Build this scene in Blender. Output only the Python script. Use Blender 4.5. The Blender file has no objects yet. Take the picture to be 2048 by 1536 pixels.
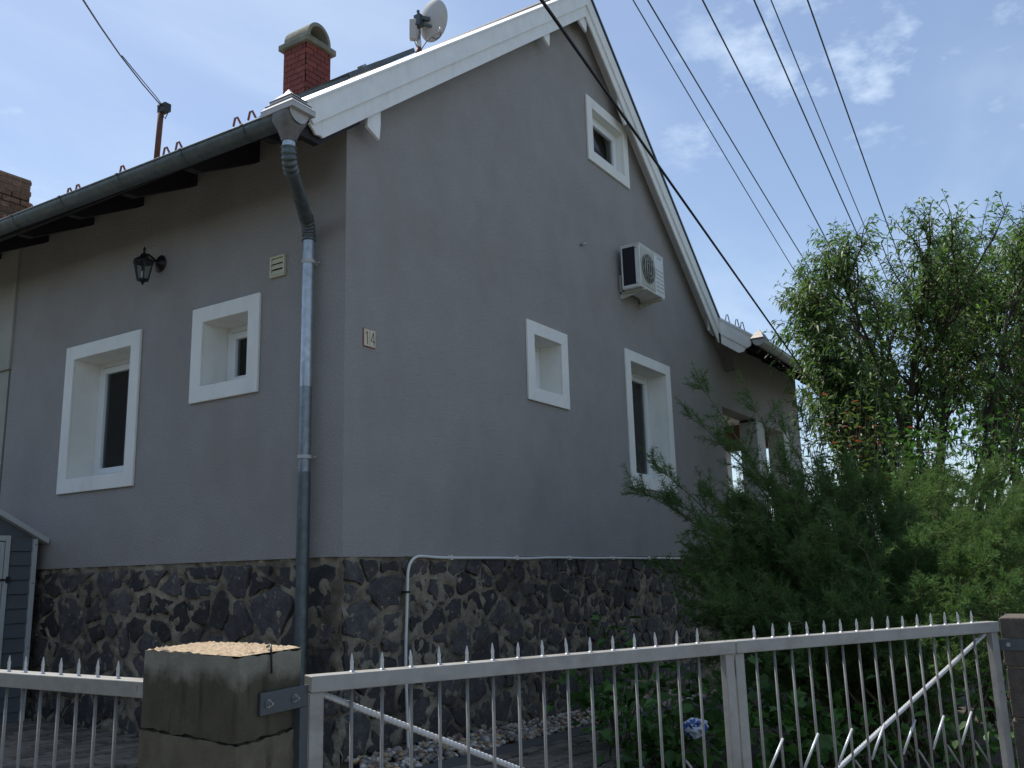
import bpy, bmesh, math, random
import numpy as np
from mathutils import Vector, Matrix
random.seed(7); rng = np.random.default_rng(7)
S = bpy.context.scene
COL = S.collection
R = math.radians

# ------------------------------------------------------------------ camera
CAM_POS = Vector((-5.112, -4.834, -0.150))
CAM_ROWS = ((0.54513, -0.83794, -0.02640), (-0.15553, -0.13213, 0.97895), (-0.82379, -0.52956, -0.20235))  # right, up, back
FPX = 1821.87
cd = bpy.data.cameras.new('camera'); cam = bpy.data.objects.new('camera', cd); COL.objects.link(cam)
cd.sensor_width = 36.0; cd.lens = FPX / 2048 * 36.0; cd.clip_start = 0.05; cd.clip_end = 4000
rr, uu, bb = (Vector(v).normalized() for v in CAM_ROWS)
bb = rr.cross(uu).normalized(); uu = bb.cross(rr).normalized()
cam.matrix_world = Matrix(((rr.x, uu.x, bb.x, CAM_POS.x), (rr.y, uu.y, bb.y, CAM_POS.y), (rr.z, uu.z, bb.z, CAM_POS.z), (0, 0, 0, 1)))
S.camera = cam

# ------------------------------------------------------------------ world, sun, exposure
SUN_EL, SUN_AZ = R(63), R(15)          # azimuth clockwise from +Y
S.view_settings.view_transform = 'Standard'; S.view_settings.look = 'None'
S.view_settings.gamma = 1.0; S.view_settings.exposure = 0.5; S.view_settings.use_curve_mapping = False
W = bpy.data.worlds.new('World'); S.world = W; W.use_nodes = True
def world():
    nt = W.node_tree; nt.nodes.clear(); N = nt.nodes.new; L = nt.links.new
    out = N('ShaderNodeOutputWorld'); bg = N('ShaderNodeBackground'); bg.inputs[1].default_value = 0.108
    sky = N('ShaderNodeTexSky'); sky.sky_type = 'NISHITA'; sky.sun_disc = False
    sky.sun_elevation = SUN_EL; sky.sun_rotation = SUN_AZ
    sky.air_density = 1.0; sky.dust_density = 0.8; sky.ozone_density = 1.6; sky.altitude = 100
    tc = N('ShaderNodeTexCoord'); sp = N('ShaderNodeSeparateXYZ'); L(tc.outputs['Generated'], sp.inputs[0])
    def math_(op, a, b=None, clamp=False):
        m = N('ShaderNodeMath'); m.operation = op; m.use_clamp = clamp
        for i, v in enumerate((a, b)):
            if v is None: continue
            if isinstance(v, (int, float)): m.inputs[i].default_value = v
            else: L(v, m.inputs[i])
        return m.outputs[0]
    zz = math_('ADD', math_('MAXIMUM', sp.outputs[2], 0.0), 0.12)
    cb = N('ShaderNodeCombineXYZ'); L(math_('DIVIDE', sp.outputs[0], zz), cb.inputs[0]); L(math_('DIVIDE', sp.outputs[1], zz), cb.inputs[1])
    def noise(scale, detail, rough, loc, dist=0.0, stretch=(1, 1, 1), rot=0):
        mp = N('ShaderNodeMapping'); mp.inputs['Location'].default_value = loc; mp.inputs['Scale'].default_value = stretch; mp.inputs['Rotation'].default_value = (0, 0, rot)
        L(cb.outputs[0], mp.inputs[0]); n = N('ShaderNodeTexNoise'); n.inputs['Scale'].default_value = scale
        n.inputs['Detail'].default_value = detail; n.inputs['Roughness'].default_value = rough; n.inputs['Distortion'].default_value = dist
        L(mp.outputs[0], n.inputs[0]); return n.outputs[0]
    def ramp(x, a, b, hi=1.0):
        m = N('ShaderNodeMapRange'); m.interpolation_type = 'SMOOTHSTEP'; m.inputs[1].default_value = a; m.inputs[2].default_value = b; m.inputs[4].default_value = hi
        L(x, m.inputs[0]); return m.outputs[0]
    puff = ramp(noise(5.5, 7, 0.58, (2.3, 0.4, 0)), 0.46, 0.70, 0.8)
    patch = ramp(noise(0.8, 1, 0.5, (27.4, 13.1, 0)), 0.48, 0.60)
    puffs = math_('MULTIPLY', puff, patch)
    veil = ramp(noise(0.9, 6, 0.55, (1.0, 7.0, 0), 0.4, (1, 2.2, 1), 0.6), 0.40, 0.80, 0.50)
    cover = math_('MAXIMUM', puffs, math_('ADD', veil, 0.12), True)
    mx = N('ShaderNodeMix'); mx.data_type = 'RGBA'; L(cover, mx.inputs[0]); L(sky.outputs[0], mx.inputs[6])
    mx.inputs[7].default_value = (4.6, 5.6, 7.0, 1)
    L(mx.outputs[2], bg.inputs[0]); L(bg.outputs[0], out.inputs[0])
world()
sd = bpy.data.lights.new('sun', 'SUN'); sun = bpy.data.objects.new('sun', sd); COL.objects.link(sun)
sd.energy = 4.2; sd.angle = R(0.6); sd.color = (1.0, 0.96, 0.89)
sdir = Vector((math.sin(SUN_AZ) * math.cos(SUN_EL), math.cos(SUN_AZ) * math.cos(SUN_EL), math.sin(SUN_EL)))
sun.rotation_euler = sdir.to_track_quat('Z', 'Y').to_euler(); sun.location = (0, 0, 30)

# ------------------------------------------------------------------ materials
MATS = {}
def mat(name, col, rough=0.7, metal=0.0, var=0.0, vscale=3.0, bump=0.0, bscale=60.0, col2=None, isl=0.0, obr=0.0, spec=0.5, detail=5, trans=0.0, stain=None, speck=None, bdist=0.01, band=None, palette=None):
    m = bpy.data.materials.new(name); MATS[name] = m; m.use_nodes = True; nt = m.node_tree; N = nt.nodes.new; L = nt.links.new
    b = nt.nodes['Principled BSDF']; b.inputs['Roughness'].default_value = rough; b.inputs['Metallic'].default_value = metal
    b.inputs['Specular IOR Level'].default_value = spec
    tc = N('ShaderNodeTexCoord'); geo = N('ShaderNodeNewGeometry'); P = geo.outputs['Position']
    def noise(sc, det=detail, src=P, rg=0.6):
        n = N('ShaderNodeTexNoise'); n.inputs['Scale'].default_value = sc; n.inputs['Detail'].default_value = det; n.inputs['Roughness'].default_value = rg
        L(src, n.inputs[0]); return n.outputs[0]
    def mr(x, a, b_, lo, hi):
        k = N('ShaderNodeMapRange'); k.inputs[1].default_value = a; k.inputs[2].default_value = b_; k.inputs[3].default_value = lo; k.inputs[4].default_value = hi; L(x, k.inputs[0]); return k.outputs[0]
    def mix(fac, a, b_):
        k = N('ShaderNodeMix'); k.data_type = 'RGBA'
        if isinstance(fac, float): k.inputs[0].default_value = fac
        else: L(fac, k.inputs[0])
        for i, v in ((6, a), (7, b_)):
            if isinstance(v, tuple): k.inputs[i].default_value = (*v, 1)
            else: L(v, k.inputs[i])
        return k.outputs[2]
    c = tuple(col)
    if col2: c = mix(mr(noise(vscale), 0.35, 0.65, 0, 1), tuple(col), tuple(col2))
    if speck: c = mix(mr(noise(speck[1], 3), speck[2], speck[2] + 0.03, 0, 1), c, speck[0])
    if stain: # (colour, scale vector, lo, hi)
        mp = N('ShaderNodeMapping'); mp.inputs['Scale'].default_value = stain[1]; L(P, mp.inputs[0])
        c = mix(mr(noise(1.0, 5, mp.outputs[0]), stain[2], stain[3], 0, 1), c, stain[0])
    if band:
        sx = N('ShaderNodeSeparateXYZ'); L(P, sx.inputs[0]); ad = N('ShaderNodeMath'); ad.operation = 'MULTIPLY_ADD'; L(noise(9.0, 5), ad.inputs[0]); ad.inputs[1].default_value = 0.16; L(sx.outputs[2], ad.inputs[2])
        c = mix(mr(ad.outputs[0], band[1] + 0.08, band[2] + 0.08, 0, 1), c, band[0])
    if palette:
        cr = N('ShaderNodeValToRGB'); cr.color_ramp.interpolation = 'CONSTANT'; e_ = cr.color_ramp.elements
        while len(e_) < len(palette): e_.new(0.5)
        for i_, q_ in enumerate(palette): e_[i_].position = i_ / len(palette); e_[i_].color = (*q_, 1)
        L(geo.outputs['Random Per Island'], cr.inputs[0]); c = cr.outputs[0]
    def scale(c, f):
        k = N('ShaderNodeHueSaturation'); L(f, k.inputs['Value'])
        if isinstance(c, tuple): k.inputs['Color'].default_value = (*c, 1)
        else: L(c, k.inputs['Color'])
        return k.outputs[0]
    if var: c = scale(c, mr(noise(vscale * 1.7), 0.3, 0.7, 1 - var, 1 + var))
    if isl: c = scale(c, mr(geo.outputs['Random Per Island'], 0, 1, 1 - isl, 1 + isl))
    if obr:
        oi = N('ShaderNodeObjectInfo'); c = scale(c, mr(oi.outputs['Random'], 0, 1, 1 - obr, 1 + obr))
    if isinstance(c, tuple): b.inputs['Base Color'].default_value = (*c, 1)
    else: L(c, b.inputs['Base Color'])
    if bump:
        bn = N('ShaderNodeBump'); bn.inputs['Strength'].default_value = bump; bn.inputs['Distance'].default_value = bdist
        L(noise(bscale, 6, P, 0.65), bn.inputs['Height']); L(bn.outputs[0], b.inputs['Normal'])
    if trans:
        t = N('ShaderNodeBsdfTranslucent'); ms = N('ShaderNodeMixShader'); ms.inputs[0].default_value = trans
        if isinstance(c, tuple): t.inputs[0].default_value = (*c, 1)
        else:
            hs = N('ShaderNodeHueSaturation'); hs.inputs['Saturation'].default_value = 1.15; hs.inputs['Value'].default_value = 1.3; L(c, hs.inputs['Color']); L(hs.outputs[0], t.inputs[0])
        o = nt.nodes['Material Output']; L(b.outputs[0], ms.inputs[1]); L(t.outputs[0], ms.inputs[2]); L(ms.outputs[0], o.inputs[0])
    return m
mat('plaster', (0.335, 0.310, 0.290), 0.95, var=0.045, vscale=1.6, bump=1.0, bscale=48, spec=0.15, stain=((0.308, 0.278, 0.255), (1.1, 1.1, 0.9), 0.45, 0.70), speck=((0.385, 0.36, 0.342), 60, 0.58))
mat('white_render', (0.85, 0.83, 0.77), 0.9, var=0.04, vscale=1.5, bump=0.5, bscale=110, spec=0.2, stain=((0.74, 0.725, 0.67), (3, 3, 1.2), 0.52, 0.75))
mat('white_wood', (0.86, 0.84, 0.80), 0.6, var=0.05, vscale=4, bump=0.25, bscale=45, stain=((0.73, 0.72, 0.69), (9, 9, 2), 0.55, 0.8))
mat('white_plain', (0.82, 0.82, 0.80), 0.5)  # even white for flashing, pole tape and bulb
mat('upvc', (0.80, 0.81, 0.80), 0.35, var=0.02)
mat('rubber', (0.01, 0.01, 0.011), 0.7)
mat('dark_wood', (0.018, 0.014, 0.016), 0.75, var=0.2, vscale=8)
mat('cream_wall', (0.38, 0.36, 0.31), 0.95, var=0.10, vscale=1.0, bump=0.5, bscale=70, spec=0.15)
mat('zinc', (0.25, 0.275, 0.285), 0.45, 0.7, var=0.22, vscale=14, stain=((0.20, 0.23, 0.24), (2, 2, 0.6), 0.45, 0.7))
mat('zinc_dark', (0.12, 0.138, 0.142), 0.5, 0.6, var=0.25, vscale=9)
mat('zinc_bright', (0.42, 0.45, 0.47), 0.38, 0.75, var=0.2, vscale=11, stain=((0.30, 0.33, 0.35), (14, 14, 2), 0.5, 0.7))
mat('zinc_brown', (0.16, 0.145, 0.13), 0.55, 0.4, var=0.25, vscale=12)
mat('zinc_pale', (0.46, 0.44, 0.42), 0.6, 0.1, var=0.1, vscale=10)
mat('stone', (0.042, 0.040, 0.040), 0.75, col2=(0.078, 0.071, 0.067), vscale=7, var=0.25, bump=0.9, bscale=26, obr=0.5, speck=((0.42, 0.41, 0.38), 38, 0.72), bdist=0.02, stain=((0.22, 0.19, 0.14), (13, 13, 13), 0.59, 0.68))
mat('mortar', (0.37, 0.315, 0.23), 0.95, col2=(0.235, 0.20, 0.145), vscale=2.6, var=0.25, bump=1.0, bscale=30, spec=0.1, stain=((0.10, 0.085, 0.068), (2.3, 2.3, 1.6), 0.47, 0.66), bdist=0.03)
mat('brick_red', (0.205, 0.052, 0.040), 0.85, var=0.18, vscale=9, bump=0.4, bscale=120, obr=0.14)
mat('joint_dark', (0.045, 0.020, 0.018), 0.95)
mat('cement_cap', (0.26, 0.25, 0.20), 0.95, col2=(0.17, 0.165, 0.12), vscale=5, var=0.15, bump=0.8, bscale=60)
mat('old_brick', (0.20, 0.115, 0.075), 0.95, col2=(0.12, 0.085, 0.06), vscale=9, var=0.3, bump=1.0, bscale=50, obr=0.3, bdist=0.02)
mat('old_mortar', (0.22, 0.17, 0.13), 0.95, var=0.2)
mat('roof_tile', (0.22, 0.20, 0.18), 0.85, var=0.2, vscale=6)
mat('dark_green_metal', (0.015, 0.035, 0.032), 0.4, 0.3)
mat('panel_black', (0.010, 0.012, 0.016), 0.15)
mat('alu', (0.42, 0.44, 0.46), 0.4, 0.7)
mat('dish', (0.50, 0.48, 0.46), 0.6, var=0.05)
mat('steel_dark', (0.10, 0.11, 0.11), 0.5, 0.7, var=0.2, vscale=40)
mat('rust_pipe', (0.13, 0.055, 0.040), 0.8, var=0.25, vscale=20)
mat('rust_red', (0.24, 0.075, 0.055), 0.7, var=0.2, vscale=20)
mat('black_metal', (0.012, 0.011, 0.013), 0.4, 0.2)
mat('black_rubber', (0.010, 0.010, 0.012), 0.55)
mat('wire', (0.03, 0.035, 0.045), 0.6)
mat('beige_plastic', (0.60, 0.56, 0.40), 0.5, var=0.03)
mat('tile_cream', (0.62, 0.52, 0.38), 0.4, var=0.06, vscale=30)
mat('digit', (0.03, 0.025, 0.02), 0.5)
mat('rust_edge', (0.28, 0.11, 0.05), 0.8)
mat('ac_white', (0.68, 0.68, 0.64), 0.5, var=0.05, vscale=6, stain=((0.50, 0.48, 0.42), (6, 6, 2), 0.5, 0.75))
mat('ac_yellow', (0.45, 0.44, 0.36), 0.55, var=0.08, vscale=8)
mat('ac_dark', (0.006, 0.008, 0.014), 0.6)
mat('ac_fan', (0.05, 0.055, 0.05), 0.6, var=0.2, vscale=20)
mat('ac_print', (0.32, 0.33, 0.36), 0.6)
mat('gate_paint', (0.30, 0.29, 0.27), 0.45, 0.15, var=0.10, vscale=9, bump=0.15, bscale=120, speck=((0.10, 0.07, 0.05), 22, 0.72), stain=((0.235, 0.22, 0.20), (5, 5, 9), 0.5, 0.7))
mat('bar_paint', (0.235, 0.225, 0.205), 0.5, 0.15, var=0.1, vscale=30)
mat('rebar', (0.50, 0.51, 0.52), 0.4, 0.3, var=0.1, vscale=30)  # pale steel; also carries the sunlit brightness of some brace rods
mat('strap', (0.085, 0.095, 0.105), 0.5, 0.5, var=0.1, vscale=20)
mat('bolt', (0.30, 0.31, 0.32), 0.35, 0.8)
mat('concrete', (0.105, 0.092, 0.066), 0.95, col2=(0.082, 0.072, 0.052), vscale=5, var=0.15, bump=0.9, bscale=70, spec=0.1, stain=((0.045, 0.040, 0.028), (8, 8, 1.0), 0.56, 0.68), band=((0.24, 0.225, 0.18), -0.50, -0.44))
mat('concrete_low', (0.165, 0.142, 0.102), 0.95, col2=(0.12, 0.104, 0.076), vscale=6, var=0.18, bump=0.9, bscale=70, spec=0.1, stain=((0.075, 0.066, 0.048), (8, 8, 1.2), 0.56, 0.66))
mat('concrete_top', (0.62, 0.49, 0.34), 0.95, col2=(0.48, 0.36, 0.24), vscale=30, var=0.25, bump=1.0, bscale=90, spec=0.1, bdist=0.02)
mat('concrete_block', (0.10, 0.082, 0.066), 0.95, var=0.25, vscale=12, bump=1.0, bscale=70)
mat('shed_grey', (0.10, 0.11, 0.118), 0.65, var=0.06, vscale=12, bump=0.2, bscale=60)
mat('shed_white', (0.46, 0.47, 0.46), 0.6, var=0.05)
mat('shed_dark', (0.02, 0.022, 0.025), 0.5)
mat('cable_white', (0.70, 0.68, 0.62), 0.5)
mat('paver', (0.16, 0.135, 0.105), 0.9, var=0.25, vscale=9, bump=0.7, bscale=60, obr=0.38)
mat('kerb', (0.085, 0.08, 0.075), 0.9, var=0.2, vscale=5, bump=0.5, bscale=60)
mat('soil', (0.055, 0.045, 0.033), 0.95, col2=(0.085, 0.07, 0.05), vscale=3, var=0.3, bump=1.0, bscale=25, bdist=0.03)
mat('ground', (0.110, 0.108, 0.098), 0.95, col2=(0.075, 0.085, 0.055), vscale=0.7, var=0.25, bump=1.0, bscale=9, bdist=0.05)
mat('asphalt', (0.15, 0.148, 0.145), 0.9, var=0.12, vscale=2, bump=0.6, bscale=120)
mat('pebble', (0.30, 0.26, 0.21), 0.8, var=0.2, vscale=14, palette=((0.48, 0.43, 0.36), (0.17, 0.155, 0.14), (0.40, 0.27, 0.14), (0.26, 0.23, 0.20), (0.52, 0.48, 0.43), (0.22, 0.11, 0.07), (0.30, 0.25, 0.19), (0.11, 0.105, 0.10), (0.34, 0.26, 0.17)))
mat('bark', (0.060, 0.047, 0.036), 0.95, var=0.3, vscale=18, bump=0.8, bscale=40)
mat('twig', (0.12, 0.095, 0.055), 0.9, var=0.2, vscale=10)
mat('twig_pale', (0.20, 0.17, 0.10), 0.9, var=0.2, vscale=10)
mat('leaf_tree', (0.095, 0.160, 0.045), 0.5, var=0.25, vscale=1.1, isl=0.35, trans=0.45, spec=0.45)
mat('leaf_feather', (0.088, 0.158, 0.055), 0.7, col2=(0.108, 0.172, 0.052), vscale=1.3, var=0.25, isl=0.4, trans=0.42, spec=0.2)
mat('leaf_broad', (0.050, 0.115, 0.028), 0.55, col2=(0.075, 0.16, 0.035), vscale=2.2, isl=0.35, trans=0.35, spec=0.35)
mat('leaf_shrub', (0.080, 0.120, 0.035), 0.5, isl=0.4, trans=0.35, spec=0.4)
mat('leaf_red', (0.22, 0.085, 0.045), 0.5, isl=0.35, trans=0.4, spec=0.4)
mat('leaf_far', (0.050, 0.085, 0.030), 0.6, isl=0.4, trans=0.25, spec=0.3)
mat('bag_blue', (0.03, 0.07, 0.22), 0.5)
mat('bag_white', (0.40, 0.44, 0.50), 0.5)
mat('old_plank', (0.21, 0.17, 0.12), 0.9, var=0.25, vscale=15)
mat('curtain', (0.26, 0.20, 0.15), 0.9, var=0.08, vscale=3)
mat('porch_white', (0.62, 0.61, 0.57), 0.9, var=0.05, bump=0.3, bscale=90)
mat('porch_brown', (0.14, 0.08, 0.05), 0.8, var=0.15)
mat('roof_red', (0.24, 0.085, 0.05), 0.85, var=0.2, vscale=4)
def glass():
    m = bpy.data.materials.new('glass'); MATS['glass'] = m; m.use_nodes = True; nt = m.node_tree; nt.nodes.clear(); N = nt.nodes.new; L = nt.links.new
    o = N('ShaderNodeOutputMaterial'); ms = N('ShaderNodeMixShader'); t = N('ShaderNodeBsdfTransparent'); t.inputs[0].default_value = (0.75, 0.80, 0.78, 1)
    g = N('ShaderNodeBsdfGlossy'); g.inputs['Roughness'].default_value = 0.03; f = N('ShaderNodeFresnel'); f.inputs[0].default_value = 1.5
    L(f.outputs[0], ms.inputs[0]); L(t.outputs[0], ms.inputs[1]); L(g.outputs[0], ms.inputs[2]); L(ms.outputs[0], o.inputs[0])
glass()

# ------------------------------------------------------------------ mesh helpers
class MB:
    def __init__(s): s.v = []; s.f = []
    def add(s, v, f):
        o = len(s.v); s.v += [tuple(p) for p in v]; s.f += [tuple(i + o for i in q) for q in f]; return s
    def box(s, x0, x1, y0, y1, z0, z1):
        if x0 > x1: x0, x1 = x1, x0
        if y0 > y1: y0, y1 = y1, y0
        if z0 > z1: z0, z1 = z1, z0
        return s.add([(x0, y0, z0), (x1, y0, z0), (x1, y1, z0), (x0, y1, z0), (x0, y0, z1), (x1, y0, z1), (x1, y1, z1), (x0, y1, z1)],
              [(0, 3, 2, 1), (4, 5, 6, 7), (0, 1, 5, 4), (1, 2, 6, 5), (2, 3, 7, 6), (3, 0, 4, 7)])
    def prism(s, pts, vec):
        n = len(pts); a = [Vector(p) for p in pts]; vec = Vector(vec); b = [p + vec for p in a]
        nr = sum((a[i].cross(a[(i + 1) % n]) for i in range(n)), Vector())
        if nr.dot(vec) > 0: a.reverse(); b.reverse()
        return s.add(a + b, [tuple(range(n)), tuple(range(2 * n - 1, n - 1, -1))] + [(i, i + n, (i + 1) % n + n, (i + 1) % n) for i in range(n)])
    def beam(s, a, b, w, h, up=(0, 0, 1)):
        a = Vector(a); b = Vector(b); d = (b - a).normalized(); sd_ = d.cross(Vector(up)).normalized(); u = sd_.cross(d).normalized()
        c = [(-1, -1), (1, -1), (1, 1), (-1, 1)]
        P = [p + sd_ * (i * w / 2) + u * (j * h / 2) for p in (a, b) for i, j in c]
        return s.add(P, [(0, 1, 2, 3), (7, 6, 5, 4), (0, 4, 5, 1), (1, 5, 6, 2), (2, 6, 7, 3), (3, 7, 4, 0)])
    def tube(s, pts, r, n=8, caps=True):
        P = [Vector(p) for p in pts]; k = len(P); rs = r if isinstance(r, (list, tuple)) else [r] * k
        T = [(P[min(i + 1, k - 1)] - P[max(i - 1, 0)]).normalized() for i in range(k)]
        u = T[0].orthogonal().normalized(); V = []
        for i in range(k):
            u = (u - T[i] * u.dot(T[i])); u = u.normalized() if u.length > 1e-6 else T[i].orthogonal().normalized(); w = T[i].cross(u)
            V += [P[i] + (u * math.cos(2 * math.pi * j / n) + w * math.sin(2 * math.pi * j / n)) * rs[i] for j in range(n)]
        F = [(i * n + j, i * n + (j + 1) % n, (i + 1) * n + (j + 1) % n, (i + 1) * n + j) for i in range(k - 1) for j in range(n)]
        if caps: F += [tuple(range(n - 1, -1, -1)), tuple((k - 1) * n + j for j in range(n))]
        return s.add(V, F)
    def lathe(s, prof, org, axis=(0, 0, 1), n=16, ref=None):
        ax = Vector(axis).normalized(); u = Vector(ref).normalized() if ref else ax.orthogonal().normalized(); w = ax.cross(u); org = Vector(org); k = len(prof)
        V = [org + ax * h + (u * math.cos(2 * math.pi * j / n) + w * math.sin(2 * math.pi * j / n)) * r for r, h in prof for j in range(n)]
        F = [(i * n + j, i * n + (j + 1) % n, (i + 1) * n + (j + 1) % n, (i + 1) * n + j) for i in range(k - 1) for j in range(n)]
        F += [tuple(range(n - 1, -1, -1)), tuple((k - 1) * n + j for j in range(n))]
        return s.add(V, F)
    def build(s, name, m, parent=None, smooth=False, bevel=0.0):
        me = bpy.data.meshes.new(name); me.from_pydata(s.v, [], s.f); me.materials.append(MATS[m])
        return link(name, me, parent, smooth, bevel)
def link(name, me, parent=None, smooth=False, bevel=0.0):
    o = bpy.data.objects.new(name, me); COL.objects.link(o)
    if smooth is True: me.polygons.foreach_set('use_smooth', [True] * len(me.polygons))
    elif smooth:
        me.polygons.foreach_set('use_smooth', [True] * len(me.polygons)); me.set_sharp_from_angle(angle=R(smooth))
    if bevel:
        md = o.modifiers.new('bevel', 'BEVEL'); md.width = bevel; md.segments = 2 if bevel < .01 else 3; md.limit_method = 'ANGLE'
    if parent is not None: put(o, parent)
    return o
def put(o, parent):                       # all parts are built in world coordinates
    o.parent = parent; o.matrix_parent_inverse = parent.matrix_basis.inverted()
def npmesh(name, V, F, m, parent=None, smooth=False):
    V = np.asarray(V, np.float32); F = np.asarray(F, np.int32); me = bpy.data.meshes.new(name); k = F.shape[1]
    me.vertices.add(len(V)); me.vertices.foreach_set('co', V.ravel()); me.loops.add(F.size); me.loops.foreach_set('vertex_index', F.ravel())
    me.polygons.add(len(F)); me.polygons.foreach_set('loop_start', np.arange(0, F.size, k, dtype=np.int32)); me.polygons.foreach_set('loop_total', np.full(len(F), k, np.int32))
    me.update(calc_edges=True); me.validate(); me.materials.append(MATS[m]); return link(name, me, parent, smooth)
def tag(o, label, cat, group=None, kind=None):
    o['label'] = label; o['category'] = cat
    if group: o['group'] = group
    if kind: o['kind'] = kind
    return o
def thing(name, loc, label, cat, group=None):
    o = bpy.data.objects.new(name, None); COL.objects.link(o); o.location = loc; o.matrix_basis = Matrix.Translation(loc); o.empty_display_size = 0.2
    return tag(o, label, cat, group)
def struct(o, label=None):
    o['kind'] = 'structure'
    if label: o['label'] = label
    return o
def B(): return MB()
def gz(x, y): return -1.5 - 0.035 * max(-6, min(9, x)) + 0.025 * max(-6, min(9, y))
def ray(px, py):
    return rr * ((px - 1024) / FPX) + uu * ((768 - py) / FPX) - bb
def at(px, py, D): return CAM_POS + ray(px, py) * D

# ------------------------------------------------------------------ ground
def ground():
    n = 60; xs = np.concatenate([np.linspace(-900, -14, 8), np.linspace(-12, 20, n), np.linspace(24, 900, 8)]); ys = np.concatenate([np.linspace(-900, -14, 8), np.linspace(-12, 16, n), np.linspace(20, 900, 8)])
    V = [(x, y, gz(x, y) - 0.06 - 0.25 * min(1, max(0, (-2.9 - x * 0.54 - y) / 0.8 - 0.2)) ) for y in ys for x in xs]; k = len(xs)
    F = [(j * k + i, j * k + i + 1, (j + 1) * k + i + 1, (j + 1) * k + i) for j in range(len(ys) - 1) for i in range(k - 1)]
    struct(npmesh('ground', V, F, 'ground', None, True), 'bare soil and grass ground around the house')
    def patch(name, x0, x1, y0, y1, m, lift, label, res=0.5):
        nx = max(1, int((x1 - x0) / res)); ny = max(1, int((y1 - y0) / res)); V = []; F = []
        for j in range(ny + 1):
            for i in range(nx + 1):
                x = x0 + (x1 - x0) * i / nx; y = y0 + (y1 - y0) * j / ny; V.append((x, y, gz(x, y) + lift))
        F = [(j * (nx + 1) + i, j * (nx + 1) + i + 1, (j + 1) * (nx + 1) + i + 1, (j + 1) * (nx + 1) + i) for j in range(ny) for i in range(nx)]
        return struct(npmesh(name, V, F, m), label)
    patch('yard', -2.9, 0.2, -2.6, 9.0, 'soil', -0.02, 'dark sand bed under the yard pavers')
    patch('garden_bed', 0.2, 13, -4.2, 0.3, 'soil', -0.022, 'dark soil of the garden bed in front of the gable')
    patch('gravel_bed', 0.0, 8.2, -0.40, 0.3, 'soil', -0.012, 'soil under the pebble strip')
    k = B()
    for i in range(10):
        x0 = 0.05 + i * 0.8; k.add([(x, y, gz(x, y) + z) for z in (-0.05, 0.018) for x, y in ((x0, -0.62), (x0 + .79, -0.62), (x0 + .79, -0.41), (x0, -0.41))],
              [(0, 3, 2, 1), (4, 5, 6, 7), (0, 1, 5, 4), (1, 2, 6, 5), (2, 3, 7, 6), (3, 0, 4, 7)])
    struct(k.build('kerb', 'kerb', None, False, 0.008), 'dark concrete edging strip along the pebbles')
    # street in front of the gate
    d = Vector((0.886, -0.464, 0)); nrm = Vector((-0.464, -0.886, 0)); o = Vector((-2.6, -2.3, 0)) + nrm * 0.35
    P = [o - d * 40, o + d * 60, o + d * 60 + nrm * 7, o - d * 40 + nrm * 7]
    V = [(p.x, p.y, -1.66) for p in P]
    struct(B().add(V, [(0, 3, 2, 1)]).build('street', 'asphalt'), 'grey asphalt street outside the gate')
ground()

def pavers():
    L_, Wd = 0.235, 0.115
    for name, (x0, x1, y0, y1), ang, lab in (('side_paving', (-1.75, -0.05, 1.3, 4.6), 0, 'worn brown rectangular pavers laid in rows beside the house'), ('garden_path', (0.3, 3.4, -1.55, -0.63), 0, 'small grey paver path beside the pebble strip')):
        root = bpy.data.objects.new(name, None); COL.objects.link(root); root.location = ((x0 + x1) / 2, (y0 + y1) / 2, gz((x0 + x1) / 2, (y0 + y1) / 2)); root.matrix_basis = Matrix.Translation(root.location); struct(root, lab)
        me = bpy.data.meshes.new('paver'); b = B(); h = 0.03; e = 0.008; a, w = L_ / 2 - 0.008, Wd / 2 - 0.008
        b.add([(-a, -w, -h), (a, -w, -h), (a, w, -h), (-a, w, -h), (-a, -w, h - e), (a, -w, h - e), (a, w, h - e), (-a, w, h - e), (-a + e, -w + e, h), (a - e, -w + e, h), (a - e, w - e, h), (-a + e, w - e, h)],
              [(0, 1, 5, 4), (1, 2, 6, 5), (2, 3, 7, 6), (3, 0, 4, 7), (4, 5, 9, 8), (5, 6, 10, 9), (6, 7, 11, 10), (7, 4, 8, 11), (8, 9, 10, 11)])
        me.from_pydata(b.v, [], b.f); me.materials.append(MATS['paver'])
        ny = int((y1 - y0) / Wd); nx = int((x1 - x0) / L_)
        for j in range(ny):
            for i in range(nx):
                x = x0 + (i + 0.5 + (0.5 if j % 2 else 0)) * L_; y = y0 + (j + 0.5) * Wd
                if x > x1: continue
                o = bpy.data.objects.new('paver', me); COL.objects.link(o)
                o.location = (x, y, gz(x, y) - 0.012 + random.uniform(-.009, .009)); o.rotation_euler = (random.gauss(0.025, .03), random.gauss(0.035, .03), random.gauss(0, .012)); put(o, root)
pavers()

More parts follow.
